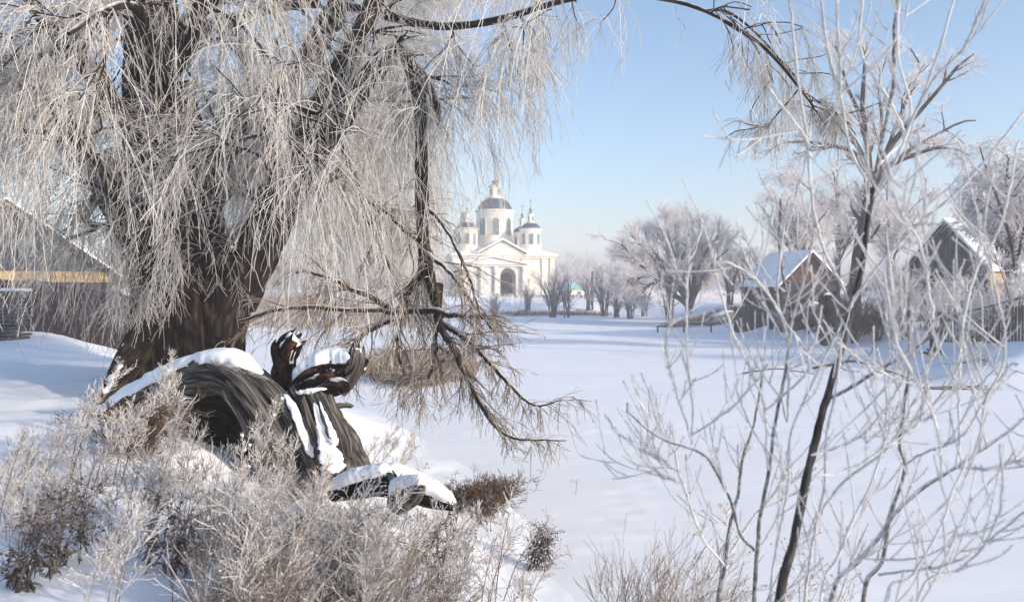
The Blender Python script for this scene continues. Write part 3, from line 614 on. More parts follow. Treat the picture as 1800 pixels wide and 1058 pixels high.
# small stump on slope, fallen branches
for px, py, h, lab in ((1642, 625, .35, 'small rooted snag poking from the snow slope on the right'),):
    g_ = G(px, py, 8); A, B = spawn(np.array([[(0, 0, -.1), (.03, 0, .2), (0, 0, .9)]]), np.array([[.16, .12, .07]]), 9, (0, .5), (50, 100), (.3, .7), 6, (0, 0, -.6), .2, .6)
    e = empty('snag', g_, lab, 'snag'); TB().add(spline([(0, 0, -.1), (-.05, 0, .4), (-.15, 0, 1.0)], 8), np.linspace(.16, .07, 8), 10, disp=lambda t_: .6*fbm(t_*9, 3)).build('trunk', M['rot'], e); TB().add(A, B, 6).build('roots', M['rot'], e)
def fallen(px0, py0, px1, py1, h, lab, n_=10, m='drybrown', r=.035):
    a = G(px0, py0, 5); b_ = G(px1, py1, 5); mid = (a+b_)/2+(0, 0, h); base = a.copy()
    q = spline([a+(0, 0, .02), (a+mid)/2+(0, 0, .1*h), mid, b_+(0, 0, .12)], 14); rr_ = np.linspace(r, r*.3, 14)
    e = empty('fallen_branch', base, lab, 'branch', 'dead branches lying on the pond ice')
    TB().add(q, rr_, 6).build('limb', M[m], e, base)
    A, B = spawn(q[None], rr_[None], n_, (.1, 1), (20, 60), (.4, 1.1), 7, (0, 0, .1), .12, .6); A[..., 2] = np.maximum(A[..., 2], .03); A2, B2 = spawn(A, B, 5, (.2, 1), (20, 55), (.15, .4), 5, (0, 0, .1), .12, .7); B2 = np.maximum(B2, .004)
    TB().add(A, np.maximum(B, .006), 4).add(A2, B2, 3).build('twigs', M[m], e, base)
fallen(1305, 657, 1440, 666, .25, 'thin dark branch lying on the ice left of the sapling stem', 8, r=.03)
fallen(1430, 648, 1600, 672, .45, 'thick dead branch lying on the ice by the sapling stem', 12, 'weeddark', .06)
fallen(1620, 684, 1735, 686, .08, 'low flat branch lying on the ice near the right edge', 6, 'weeddark', .07)
fallen(1680, 640, 1800, 665, .3, 'twiggy dead branch resting on the right snow slope', 10, r=.03)

# ------------------------------------------------------------------ reeds
def reeds(name, outline, n_, h, label, m='reed', r=.006, bend=.5, dmin=5):
    V = TB(); pts = []; poly = np.array(outline, float)
    for i in range(n_):
        while True:
            x = rng.uniform(poly[:, 0].min(), poly[:, 0].max()); y = rng.uniform(poly[:, 1].min(), poly[:, 1].max()); c = False
            for a, b_ in zip(poly, np.roll(poly, -1, 0)):
                if (a[1] > y) != (b_[1] > y) and x < (b_[0]-a[0])*(y-a[1])/(b_[1]-a[1])+a[0]: c = not c
            if c: break
        pts.append((x, y))
    pts = np.array(pts); z = np.maximum(ground(pts[:, 0], pts[:, 1]), 0)-.03; base = np.c_[pts, z]
    K = 6; out = np.zeros((n_, K, 3)); out[:, 0] = base; dd = nrm(rng.normal(0, .22, (n_, 3))+(0, 0, 1)); side = rng.normal(0, 1, (n_, 3))*(1, 1, .2); hh = h*rng.uniform(.4, 1.1, n_)
    for k in range(1, K): dd = nrm(dd+side*bend/K*.5-(0, 0, bend/K*.8)); out[:, k] = out[:, k-1]+dd*(hh/(K-1))[:, None]
    V.add(out, np.broadcast_to(np.linspace(r, r*.5, K), (n_, K)), 3)
    return tag(V.build(name, M[m]), label, name.replace('_', ' '), None, 'stuff')
a = lambda px, py: W_(px, py)
reeds('reed_bed', [a(640, 655), a(700, 640), a(800, 645), a(838, 662), a(800, 672), a(740, 684), a(655, 672)], 5200, .95, 'dense brown rimed reed clump on the ice behind the fallen log', r=.009, bend=1.1)
reeds('far_reeds', [(-24, 56), (-14, 57), (-8, 65), (-7, 74), (-12, 72), (-22, 64)], 3500, 1.3, 'pale brown reeds along the far left shore of the pond', r=.016, bend=.6)
reeds('shore_grass', [(0, 82.6), (5, 83.6), (10.5, 83.2), (10.5, 84.2), (5, 85), (-3, 83.8)], 1100, .55, 'rusty dry grass along the shore below the church', 'drybrown', r=.02)
reeds('bank_grass', [(11.2, 60.5), (12.5, 56.5), (17, 54), (18, 57), (15.5, 61), (13, 62.5)], 2200, .5, 'straw brown grass around the foot of the railing', 'reed', r=.014)
reeds('field_grass', [(-4, 92), (30, 92), (30, 130), (14, 128), (12, 100), (-4, 98)], 5200, .8, 'pale rimed grass over the field beyond the far bank', 'fartwig', r=.016)

for px, py, pt, lab in ((1012, 872, 842, 'single dry stalk standing alone in the middle of the snowy pond'), (950, 832, 826, 'tiny bent stalk poking from the snow right of the brown bush')):
    g_ = G(px, py); H = (py-pt)*g_[1]/F; e = empty('dry_stalk', g_, lab, 'stalk')
    TB().add(spline([(0, 0, -.02), (.01, 0, H*.6), (.035, 0, H)], 6), np.full(6, .004), 5).build('stem', M['drybrown'], e)
    TB().add(spline([(.02, 0, H*.7), (-.03, 0, H*.9), (-.08, 0, H*.85)], 5), np.full(5, .003), 4).build('side_twig', M['drybrown'], e)
# ------------------------------------------------------------------ the great willow
WD = 12.4
wb = G(335, 640, 9); wb = P(335, 632, WD); wb[2] = gz(wb[0], wb[1])
wl = empty('weeping_willow', wb, 'huge old weeping willow hung with rimed twigs at the left of the pond', 'tree')
def wlimb(pts):
    """(px, py, depth, radius px)"""
    return np.array([(*P(a_, b_, d_), r_*d_/F) for a_, b_, d_, r_ in pts])
bark_d = lambda t_: .30*fbm(t_*np.array((7, 7, 1.6)), 4)+.10*np.sin(np.arctan2(t_[..., 1], t_[..., 0])*9+t_[..., 2]*1.3)*.5
tr = TB()
TR = [[(338, 690, WD, 112), (338, 640, WD, 88), (338, 600, WD, 76), (330, 540, WD, 74), (316, 480, WD, 76), (300, 420, WD, 70), (285, 350, WD, 58), (272, 260, WD, 50), (268, 150, WD, 46), (268, 40, WD, 43), (262, -80, WD, 36), (250, -260, WD-.3, 24), (235, -420, WD-.6, 12)],
      [(250, 700, WD-.9, 30), (245, 640, WD-.8, 26), (250, 590, WD-.5, 24), (262, 530, WD-.3, 30), (258, 460, WD-.2, 34), (235, 400, WD-.2, 30), (212, 330, WD-.2, 24), (205, 270, WD, 20)],
      [(400, 660, WD-.2, 30), (392, 590, WD-.2, 34), (385, 520, WD-.2, 38), (372, 450, WD-.1, 36), (362, 390, WD, 32), (352, 330, WD, 27), (340, 250, WD+.1, 22), (320, 150, WD+.2, 19)]]
for t_ in TR:
    q = spline(wlimb(t_), 90); tr.add(q[:, :3], q[:, 3], 56, disp=bark_d)
tr.build('trunk', M['bark'], wl, wb)
TRP = [spline(wlimb(t_), 14) for t_ in TR]
# buttress root on the left with snow
q = spline(np.array([(*P(262, 560, WD-.4), .2), (*P(240, 615, WD-.9), .22), (*P(215, 655, WD-1.3), .18), (*P(190, 695, WD-1.8), .12), (*P(160, 725, WD-2.2), .06)]), 40)
tr = TB().add(q[:, :3], q[:, 3], 28, disp=bark_d); tr.build('root', M['bark'], wl, wb); rootq = q.copy()
LIMBS = {
 'B1': [(395, 585, 12.2, 34), (418, 510, 12.1, 32), (450, 430, 12, 30), (488, 335, 11.8, 27), (520, 270, 11.7, 24), (576, 165, 11.5, 21), (625, 80, 11.3, 18), (655, 10, 11.2, 16), (680, -90, 11, 13)],
 'B2': [(430, 540, 12.2, 20), (470, 440, 12, 24), (530, 310, 11.7, 24), (592, 215, 11.4, 22), (648, 137, 11.2, 19), (690, 92, 11, 16), (715, 98, 10.9, 15), (733, 150, 10.8, 13), (741, 230, 10.8, 12), (741, 330, 10.8, 12), (745, 430, 10.8, 11), (758, 500, 10.7, 10), (775, 560, 10.6, 7)],
 'B3': [(715, 96, 10.9, 9), (745, 135, 10.7, 8), (765, 180, 10.6, 7), (775, 225, 10.5, 4)],
 'C': [(345, 380, 12.5, 26), (372, 310, 12.5, 25), (412, 235, 12.5, 22), (455, 178, 12.5, 21), (525, 125, 12.4, 20), (570, 55, 12.3, 20), (600, 0, 12.2, 19), (640, -90, 12, 15)],
 'D': [(232, 420, 12.4, 24), (180, 330, 12.8, 20), (120, 250, 13, 17), (62, 190, 13.1, 15), (0, 105, 13.2, 13), (-60, 60, 13.3, 10)],
 'E': [(250, 260, 12.2, 24), (205, 195, 11.5, 19), (160, 125, 11, 17), (105, 70, 10.6, 14), (60, 10, 10.2, 12), (0, -80, 9.8, 9)],
 'F': [(600, 8, 12.0, 15), (660, 22, 11.6, 15), (740, 42, 11.2, 14), (800, 46, 10.8, 12), (880, 34, 10.4, 11), (960, 10, 10, 9), (1060, -12, 9.8, 8), (1170, 0, 9.6, 6), (1235, 18, 9.5, 6), (1300, 52, 9.4, 5.5), (1360, 100, 9.3, 5), (1420, 175, 9.3, 2.5)],
 'F2': [(1235, 18, 9.5, 4), (1280, 22, 9.6, 4), (1330, 60, 9.8, 3.5), (1390, 130, 10, 2.5), (1450, 220, 10, 1.5)],
 'H': [(330, 60, 12.5, 16), (400, 40, 12, 13), (480, 12, 11.6, 11), (560, 5, 11.4, 9)],
 'I': [(115, 85, 10.6, 7), (60, 100, 10.4, 6), (20, 100, 10.2, 5), (-30, 120, 10, 4)],
 'J': [(268, 150, 12.2, 15), (330, 90, 11, 13), (350, -10, 10, 10), (360, -150, 9.2, 7)],
 'K': [(268, 60, 12.2, 18), (200, -60, 12.8, 14), (120, -180, 13.5, 10)],
 'N': [(300, 100, 12.6, 17), (400, -80, 13.6, 14), (520, -200, 14.6, 10), (600, -260, 15.4, 7)],
 'O': [(570, 55, 12.3, 11), (640, -40, 13.2, 9), (740, -80, 14, 8), (840, -60, 14.6, 6), (930, -10, 15, 4)],
 'Q': [(330, 300, 12.8, 14), (420, 190, 14, 12), (520, 130, 15.2, 10), (620, 110, 16, 8), (700, 140, 16.6, 5)],
 'Q2': [(380, 360, 13, 12), (480, 240, 15, 10), (600, 210, 16, 8), (740, 240, 16.6, 4)],
 'Q3': [(380, 440, 13, 11), (470, 360, 14.2, 9), (580, 330, 15, 7), (700, 370, 15.5, 4)],
 'S': [(225, 380, 12, 12), (180, 300, 11, 10), (120, 240, 10.2, 8), (40, 230, 9.6, 5)],
 'T': [(205, 300, 12.5, 12), (150, 380, 12.8, 8), (170, 400, 12.6, 5), (120, 420, 12.5, 3)],
 'U': [(262, 120, 12, 13), (250, 40, 10.8, 10), (230, 10, 9.8, 8), (180, 20, 8.8, 6), (120, 60, 8.2, 4)],
 'V': [(488, 335, 11.8, 12), (470, 240, 10.6, 10), (500, 190, 9.8, 7), (560, 200, 9.3, 4)],
}
sec = {}
LP = []; LR = []
for k, v in LIMBS.items():
    q = spline(wlimb(v), 60); q[:, 3] *= .58 if k[0] == 'F' else 1; TB().add(q[:, :3], q[:, 3], 20, disp=lambda t_: .5*fbm(t_*np.array((14, 14, 4)), 3)).build('limb', M['limb'], wl, wb)
    f = np.linspace(0, 59, 24).astype(int); sec[k] = (q[f, :3], q[f, 3]); LP.append(q[f, :3]); LR.append(q[f, 3])
# the broken hanging limb that trails to the ice
LOW = [[(745, 440, 10.8, 13), (738, 480, 10.8, 11), (715, 520, 10.7, 9), (708, 548, 10.6, 8)],
 [(770, 500, 10.7, 12), (772, 560, 10.5, 10), (800, 610, 10.3, 8), (830, 665, 10.1, 6.5), (855, 710, 10, 5.5), (880, 748, 9.9, 5), (920, 768, 9.8, 3.5), (995, 774, 9.8, 1.5)],
 [(775, 565, 10.5, 8), (820, 600, 10.2, 6.5), (870, 650, 10, 5), (905, 690, 9.9, 4), (940, 715, 9.8, 3), (990, 703, 9.8, 1.2)],
 [(700, 550, 10.7, 7), (660, 530, 10.6, 7), (620, 515, 10.5, 6), (570, 495, 10.4, 4.5), (520, 480, 10.3, 3)],
 [(700, 550, 10.7, 6), (650, 545, 10.5, 6), (600, 545, 10.4, 5.5), (540, 540, 10.2, 5), (480, 545, 10, 4.5), (420, 565, 9.9, 3.5)],
 [(690, 560, 10.7, 6), (660, 580, 10.6, 5.5), (630, 600, 10.5, 5), (612, 620, 10.5, 3.5)],
 [(708, 548, 10.6, 7), (760, 545, 10.5, 8), (800, 555, 10.3, 6), (850, 560, 10.1, 4)],
 [(640, 350, 10.9, 5), (680, 375, 10.8, 4.5), (715, 410, 10.8, 4), (745, 440, 10.8, 4)],
 [(742, 360, 10.8, 6), (775, 390, 10.5, 5), (800, 430, 10.2, 4), (830, 500, 10, 3), (850, 560, 9.9, 2)],
 [(600, 250, 11.3, 6), (630, 330, 11.2, 5), (655, 400, 11.1, 4), (690, 480, 11, 3)],
 [(745, 440, 10.8, 6), (790, 480, 10.4, 5), (830, 530, 10.1, 4), (870, 580, 9.9, 2.5)],
 [(705, 560, 10.6, 5), (700, 610, 10.5, 4), (715, 660, 10.4, 2.5)], [(770, 570, 10.5, 5), (765, 620, 10.4, 4), (745, 665, 10.3, 2.5)], [(800, 600, 10.3, 4), (775, 640, 10.3, 3), (730, 670, 10.2, 2)]]
LOWP = []; LOWR = []
for v in LOW:
    q = spline(wlimb(v), 30); q[:, 3] *= .78; q[2:-1, :3] += np.cumsum(rng.normal(0, .006, (27, 3)), 0)
    TB().add(q[:, :3], q[:, 3], 10, disp=lambda t_: .5*fbm(t_*14, 3)).build('broken_limb', M['limb'], wl, wb); f = np.linspace(0, 29, 14).astype(int); LOWP.append(q[f, :3]); LOWR.append(q[f, 3])
# lowest reach of the hanging twigs, by where they would end in the view
LPX = {k_: np.array([(a_, b_, c_) for a_, b_, d_, c_ in spline(np.array(LIMBS[k_]), 26)]) for k_ in ('B1', 'B2', 'C', 'D', 'E', 'F')}
YX = [-400, 0, 120, 230, 300, 350, 420, 470, 600, 700, 760, 800, 860, 900, 950, 985, 1000, 1035, 1060, 1095, 1120, 1160, 1200, 1245, 1265, 1310, 1340, 1400, 1440, 2200]
YY = [600, 620, 640, 590, 555, 500, 560, 620, 680, 740, 690, 590, 500, 440, 400, 340, 210, 60, 60, 200, 90, 70, 130, 215, 130, 150, 280, 240, 150, 100]
def limit(Pn, soft=True):
    px, py = proj(Pn[:, -1]); px0, py0 = proj(Pn[:, 0]); ym = np.interp(px, YX, YY)
    ym = py0+(ym-py0)*rng.uniform(.55, 1.0, len(px)) if soft else ym
    f = np.clip((ym-py0)/np.maximum(py-py0, 1), .12, 1); f = np.where(py < ym, 1, f)
    return Pn[:, :1]+(Pn-Pn[:, :1])*f[:, None, None]
def inframe(Pn, m=150):
    m_ = Pn[:, Pn.shape[1]//2]; px, py = proj(m_); pr = np.ones(len(px))
    pr = np.where((px < 175) & (py > 300), .45, pr); pr = np.where((px > 960), .42, pr); pr = np.where((px > 1240), .30, pr); pr = np.where((px > 770) & (px < 960) & (py > 180), .26, pr)
    front = m_[:, 1] < 12.6; near_ = np.zeros(len(px))
    for k_, q_ in LPX.items():
        for f_ in (.3, .6, .9):
            a_, b_ = proj(Pn[:, int((Pn.shape[1]-1)*f_)]); d_ = np.min(np.hypot(a_[:, None]-q_[None, :, 0], b_[:, None]-q_[None, :, 1])-q_[None, :, 2], 1); near_ = np.maximum(near_, d_ < 12)
    pr = np.where(front & (near_ > 0), pr*.30, pr)
    pr = np.where(front & (px > 205) & (px < 335) & (py < 200), .10, pr)
    pr = np.where(front & (px > 320) & (px < 430) & (py > 330), .18, pr)
    pr = np.where(front & (px > 330) & (px < 690) & (py < 300), .33, pr)
    return (px > -m) & (px < 1800+m) & (py > -m) & (rng.random(len(px)) < pr)
boughs_P = []; boughs_R = []
cfg = {'B1': 7, 'B2': 6, 'B3': 4, 'C': 8, 'D': 9, 'E': 9, 'F': 14, 'F2': 6, 'H': 9, 'I': 5, 'J': 8, 'K': 7, 'N': 9, 'O': 9, 'Q': 16, 'Q2': 17, 'Q3': 17, 'S': 9, 'T': 4, 'U': 8, 'V': 7}
for k, n_ in cfg.items():
    q, r_ = sec[k]; far = k[0] in 'NOQ'; small = k in ('F2', 'B3', 'T', 'I')
    L_ = (.25, .6) if small else ((.4, 1.0) if k == 'F' else (.8, 2.0))
    A, B = spawn(q[None], r_[None], n_, (.18 if k != 'F' else .05, 1), (35, 80), L_, 10, (0, 0, -.35), .12, .45, .035, .3, .3, (0, 0, .5))
    boughs_P.append(A); boughs_R.append(B)
Bp = np.concatenate(boughs_P); Br = np.concatenate(boughs_R)
tb = TB().add(Bp, np.maximum(Br, .009), 6)
A2, B2 = spawn(Bp, Br, 3, (.2, .95), (30, 70), (.3, .9), 8, (0, 0, -.3), .12, .7, .02, .4, .3)
tb.add(A2, np.maximum(B2, .007), 5)
TRq = np.array([np.array(t)[:, :3] for t in TRP]); TRr = np.array([np.array(t)[:, 3] for t in TRP])
A3, B3 = spawn(TRq, TRr, 18, (.25, .95), (50, 90), (.3, .9), 8, (0, 0, -.2), .12, .2, .02, .3, .3, (0, -1.2, 0)); tb.add(A3, np.maximum(B3, .007), 5)
tb.build('boughwork', M['limb'], wl, wb)
src_P = np.concatenate([Bp[:, :8], A2, A3]); src_R = np.concatenate([Br[:, :8], B2, B3])
hang = TB()
def strands(sP, sR, n_, L_, side, rmain=.0046, rside=.0029, g=-2.6, wob=.07, t=(.1, 1)):
    K = 11
    A, B = spawn(sP, sR, n_, t, (25, 75), L_, K, (0, 0, g), wob, .5, 1, .55)
    A = limit(A); keep = inframe(A); A = A[keep]
    B = np.broadcast_to(np.linspace(rmain, rmain*.6, K), A.shape[:2])*rng.uniform(.7, 1.25, (len(A), 1))
    tn = rng.random(len(A)); hang.add(A, B, 3, tn)
    S_, SR = spawn(A, B, side, (.04, 1), (15, 45), (.10, .42), 4, (0, 0, -.5), .16, .8, 1, .6)
    SR = np.maximum(SR, rside)*1; hang.add(S_, SR, 3, np.repeat(tn, side)*.5+.5*rng.random(len(S_)))
strands(src_P, src_R, 12, (.6, 2.6), 10)
# short upright-and-out twigs close to limbs
for q, r_ in zip(LP, LR):
    A, B = spawn(q[None], r_[None], 34, (.1, 1), (40, 90), (.25, .8), 8, (0, 0, -1.6), .12, .2, .006, .6, 0); A = limit(A); A = A[inframe(A)]; B = np.full(A.shape[:2], .0042); hang.add(A, B, 3)
    S_, SR = spawn(A, B, 5, (.1, 1), (15, 50), (.08, .3), 4, (0, 0, -.5), .15, .8); hang.add(S_, np.maximum(SR, .004), 3)
hang.build('crown', M['rime'], wl, wb)
# twigs of the broken limb: browner and barer
lt = TB(); LOWP = np.array(LOWP); LOWR = np.array(LOWR)
A, B = spawn(LOWP, LOWR, 11, (.08, 1), (20, 60), (.3, 1.1), 9, (0, 0, -.5), .11, .5, .012, .35, .3); B = np.maximum(B, .0045); lt.add(A, B, 4, rng.random(len(A))*.6)
A2, B2 = spawn(A, B, 5, (.15, 1), (18, 50), (.15, .6), 6, (0, 0, -.7), .13, .7, .006, .5, .3); B2 = np.maximum(B2, .0034); lt.add(A2, B2, 3)
A3, B3 = spawn(A2, B2, 3, (.15, 1), (18, 50), (.08, .28), 4, (0, 0, -.4), .13, .7, .006, .5, .3); lt.add(A3, np.maximum(B3, .003), 3)
A4, B4 = spawn(LOWP[:4], LOWR[:4], 34, (.1, 1), (40, 90), (.5, 1.6), 9, (0, 0, -2.4), .08, .2, .005, .6); A4 = limit(A4); lt.add(A4, np.full(B4.shape, .0045), 3); S_, SR = spawn(A4, B4, 8, (.05, 1), (15, 45), (.1, .35), 4, (0, 0, -.4), .15); lt.add(S_, np.full(SR.shape, .0032), 3)
lt.build('hanging_twigs', M['rimebrown'], wl, wb)

# ------------------------------------------------------------------ the old fallen stump in front of it
LD = 8.0
lb = P(480, 800, LD); lb[2] = gz(lb[0], lb[1])
lg = empty('fallen_log', lb, 'weathered arching fallen trunk with snow on top in front of the willow', 'log')
def lp(px, py, d, rpx): return (*P(px, py, d), rpx*d/F)
wood_d = lambda t_: .42*fbm(t_*np.array((5, 5, 2.6)), 5)+.16*fbm(t_*np.array((26, 26, 4.5)), 3)-.12*np.exp(-(fbm(t_*np.array((12, 12, 2.2))+4, 4)/.018)**2)
rot_d = lambda t_: .8*fbm(t_*np.array((10, 10, 4)), 5)-.2*np.exp(-(fbm(t_*np.array((16, 16, 2))+4, 2)/.04)**2)
def log(pts, name, m, parent=lg, K=60, sides=40, disp=wood_d, org=None, flat=1., snow=None, jag=0):
    q = spline(np.array([lp(*a_) for a_ in pts]), K); TB().add(q[:, :3], q[:, 3], sides, disp=disp, flat=flat, jag=jag).build(name, M[m], parent, org if org is not None else lb)
    if snow: snow_on(q, parent, org if org is not None else lb, *snow)
    return q
def snow_on(q, parent, org, h, thr, t0, t1, soft=.35, K=80, sides=56):
    """snow that follows the upper side of a tube between t0 and t1 of its length"""
    f = np.linspace(t0, t1, K)*(len(q)-1); i = np.minimum(f.astype(int), len(q)-2); w_ = (f-i)[:, None]; q = q[i]*(1-w_)+q[i+1]*w_
    T = nrm(np.gradient(q[:, :3], axis=0)); sd_ = nrm(np.cross(T, np.array([0, 0, 1.]))); up = np.cross(sd_, T); th = np.arange(sides)*2*math.pi/sides
    nn = sd_[:, None]*np.cos(th)[None, :, None]+up[:, None]*np.sin(th)[None, :, None]
    base = q[:, None, :3]+nn*q[:, None, 3:4]
    m_ = nn[..., 2]+.9*fbm(base*4.5, 4)+.25*fbm(base*22, 2)
    e_ = np.clip(np.minimum(np.arange(K), K-1-np.arange(K))/7., 0, 1)[:, None]**.6
    s_ = sstep(thr, thr+soft, m_)*e_
    V = base-nn*(.22*q[:, None, 3:4])*(1-s_)[..., None]+nn*(.12*q[:, None, 3:4])*s_[..., None]+np.array((0, 0, 1.))*((h*(.75+.9*(fbm(base*3, 3)+.3))+.035*fbm(base*14, 3))*s_)[..., None]
    idx_ = np.arange(K*sides).reshape(K, sides); Q_ = np.stack([idx_[:-1], np.roll(idx_[:-1], -1, 1), np.roll(idx_[1:], -1, 1), idx_[1:]], -1).reshape(-1, 4)
    return np_mesh('snow_cap', V.reshape(-1, 3)-org, Q_, M['roofsnow'], parent)
q1 = log([(170, 738, 8.9, 12), (225, 712, 8.75, 20), (285, 684, 8.55, 26), (345, 664, 8.35, 31), (400, 662, 8.2, 36), (442, 688, 8.1, 42), (478, 738, 8.0, 48), (512, 792, 7.9, 54), (545, 860, 7.9, 62)], 'trunk', 'wood', K=160, sides=110, snow=(.055, .42, .03, .66))
snow_on(q1, lg, lb, .03, .05, .0, .42, .5)
log([(585, 840, 8, 74), (575, 800, 8.0, 62), (552, 750, 8.05, 50), (532, 705, 8.1, 42), (518, 684, 8.12, 36)], 'stump', 'wood', jag=.12, K=120, sides=110, disp=lambda t_: .5*fbm(t_*np.array((12, 12, .8)), 4)-.22*np.exp(-(fbm(t_*np.array((11, 11, .5))+9, 2)/.04)**2), snow=(.03, .7, .45, 1))
log([(330, 740, 8.6, 40), (400, 730, 8.6, 50), (455, 760, 8.5, 50), (480, 810, 8.4, 60)], 'shade_core', 'hollowshade')  # solid near-black filler standing in for shade in the hollow
log([(250, 760, 8.6, 20), (330, 790, 8.5, 30), (420, 810, 8.4, 34), (500, 820, 8.3, 34)], 'root', 'hollowshade')  # root blackened with the same painted shade
# long weathered slabs lying over one another down the slope of the trunk
for pts_ in ([(372, 640, 8.0, 12), (420, 662, 7.85, 20), (468, 722, 7.7, 24), (520, 815, 7.55, 26)], [(405, 668, 7.85, 10), (446, 712, 7.7, 20), (478, 765, 7.55, 22), (502, 830, 7.45, 22)], [(425, 652, 7.95, 10), (475, 682, 7.8, 20), (520, 745, 7.65, 22), (556, 820, 7.55, 22)],
             [(392, 690, 7.8, 6), (425, 730, 7.7, 12), (448, 780, 7.6, 14), (466, 835, 7.5, 14)], [(470, 672, 7.95, 6), (500, 700, 7.8, 13), (528, 750, 7.6, 14), (552, 800, 7.5, 14)]):
    log(pts_[::-1], 'slab', 'wood', K=70, sides=24, flat=.55, jag=.08, disp=lambda t_: .5*fbm(t_*np.array((14, 14, 2)), 4))
# splinter slats on the right face
for i, (x0_, x1_, yt) in enumerate(((545, 600, 690), (562, 612, 684), (578, 606, 694), (532, 560, 700), (556, 590, 688))):
    log([(x1_, 800, 7.6, 9), (x1_-6, 770, 7.6, 10), (x0_+(x1_-x0_)*.35, yt+38, 7.7, 9), (x0_, yt, 7.75, 7)], 'splinter', 'wood', K=40, sides=20, jag=.07)
# the two broken horns
log([(505, 690, 8.2, 24), (500, 660, 8.2, 24), (502, 630, 8.2, 21), (507, 612, 8.15, 22), (514, 600, 8.1, 21), (520, 594, 8.1, 19)], 'broken_horn', 'rot', jag=.11, disp=rot_d, K=80, sides=60, snow=(.01, .95, .5, 1))
log([(496, 668, 8.1, 8), (488, 635, 8.1, 9), (484, 612, 8.1, 8), (487, 602, 8.1, 6)], 'broken_horn', 'rot', K=24, sides=24, jag=.06)
log([(530, 690, 8.1, 30), (560, 668, 8.0, 34), (592, 656, 7.95, 32), (615, 648, 7.9, 25), (628, 640, 7.9, 22), (635, 628, 7.9, 18)], 'crosswise_stub', 'rot', disp=rot_d, K=80, sides=60, snow=(.045, .42, .05, .93))
log([(598, 690, 7.85, 12), (612, 668, 7.85, 15), (622, 645, 7.85, 17), (627, 625, 7.85, 15), (628, 612, 7.85, 11)], 'broken_horn', 'wood', jag=.09, K=60, sides=40, snow=(.02, .6, .3, 1))
log([(560, 690, 7.8, 10), (585, 678, 7.75, 15), (602, 676, 7.75, 12), (606, 690, 7.75, 6)], 'knot', 'rot', K=24, sides=20, disp=lambda t_: .9*fbm(t_*12, 3))
log([(585, 716, 7.8, 7), (604, 712, 7.8, 5), (620, 714, 7.8, 3), (608, 708, 7.8, 1.5)], 'twig_stub', 'wood', K=16, sides=8)
# snow lying on them: caps shaped as flattened loaves that follow the upper side
def snowcap(pts, name='snow_cap', parent=lg, org=None, sides=20, K=40, flat=.55):
    q = spline(np.array([lp(*a_) for a_ in pts]), K)
    T = np.gradient(q[:, :3], axis=0); T = nrm(T); side_ = nrm(np.cross(T, np.array([0, 0, 1.]))); up = np.cross(side_, T)
    th = np.arange(sides)*2*math.pi/sides; V = []
    for i in range(K):
        e_ = min(1, i/5+.02, (K-1-i)/5+.02)**.5
        c_ = side_[i]*np.cos(th)[:, None]+up[i]*np.sin(th)[:, None]*flat
        V.append(q[i, :3]+c_*q[i, 3]*e_*(1+.9*fbm(np.array([[i*.35+pts[0][0], .0, .0]]), 3)[0]))
    V = np.array(V); nz_ = fbm(V*13, 5); V = V+nz_[..., None]*.09*np.array((0, 0, 1.)); idx_ = np.arange(K*sides).reshape(K, sides)
    Q_ = np.stack([idx_[:-1], np.roll(idx_[:-1], -1, 1), np.roll(idx_[1:], -1, 1), idx_[1:]], -1).reshape(-1, 4)
    return np_mesh(name, V.reshape(-1, 3)-(lb if org is None else org), Q_, M['roofsnow'], parent)
snowcap([(498, 690, 7.75, 4), (516, 718, 7.6, 7), (532, 760, 7.5, 8), (550, 805, 7.45, 11)], flat=.5)
snowcap([(562, 748, 7.5, 5), (568, 770, 7.45, 10), (580, 800, 7.35, 18), (590, 830, 7.25, 24)], flat=.5)
snowcap([(552, 708, 7.55, 3), (560, 740, 7.5, 6), (572, 780, 7.4, 8)], flat=.5); snowcap([(562, 706, 7.5, 2.5), (578, 745, 7.45, 5), (592, 785, 7.35, 8)], flat=.5)
snowcap([(520, 688, 7.7, 6), (545, 686, 7.65, 7), (575, 686, 7.65, 5)], flat=.5)
snow_on(rootq, wl, wb, .0, .75, .15, .9)
# the second log, low, to the right
l2 = P(670, 870, 6.6); l2[2] = gz(l2[0], l2[1]); e2 = empty('lying_log', l2, 'short rotten log under a snow mound right of the arching trunk', 'log')
log([(585, 868, 6.8, 14), (620, 858, 6.7, 20), (660, 850, 6.6, 20), (690, 838, 6.5, 12)], 'log', 'rot', e2, 70, 50, org=l2, snow=(.06, .1, .02, .97, .5))
log([(700, 880, 6.4, 26), (722, 868, 6.3, 22), (738, 858, 6.2, 12), (746, 852, 6.2, 5)], 'log', 'wood', e2, 50, 40, org=l2, snow=(.05, .3, 0, 1))
log([(640, 850, 6.9, 20), (700, 852, 6.8, 24), (760, 874, 6.7, 18), (800, 890, 6.6, 8)], 'log', 'rot', e2, 60, 40, org=l2, snow=(.05, -.2, 0, 1, .6))


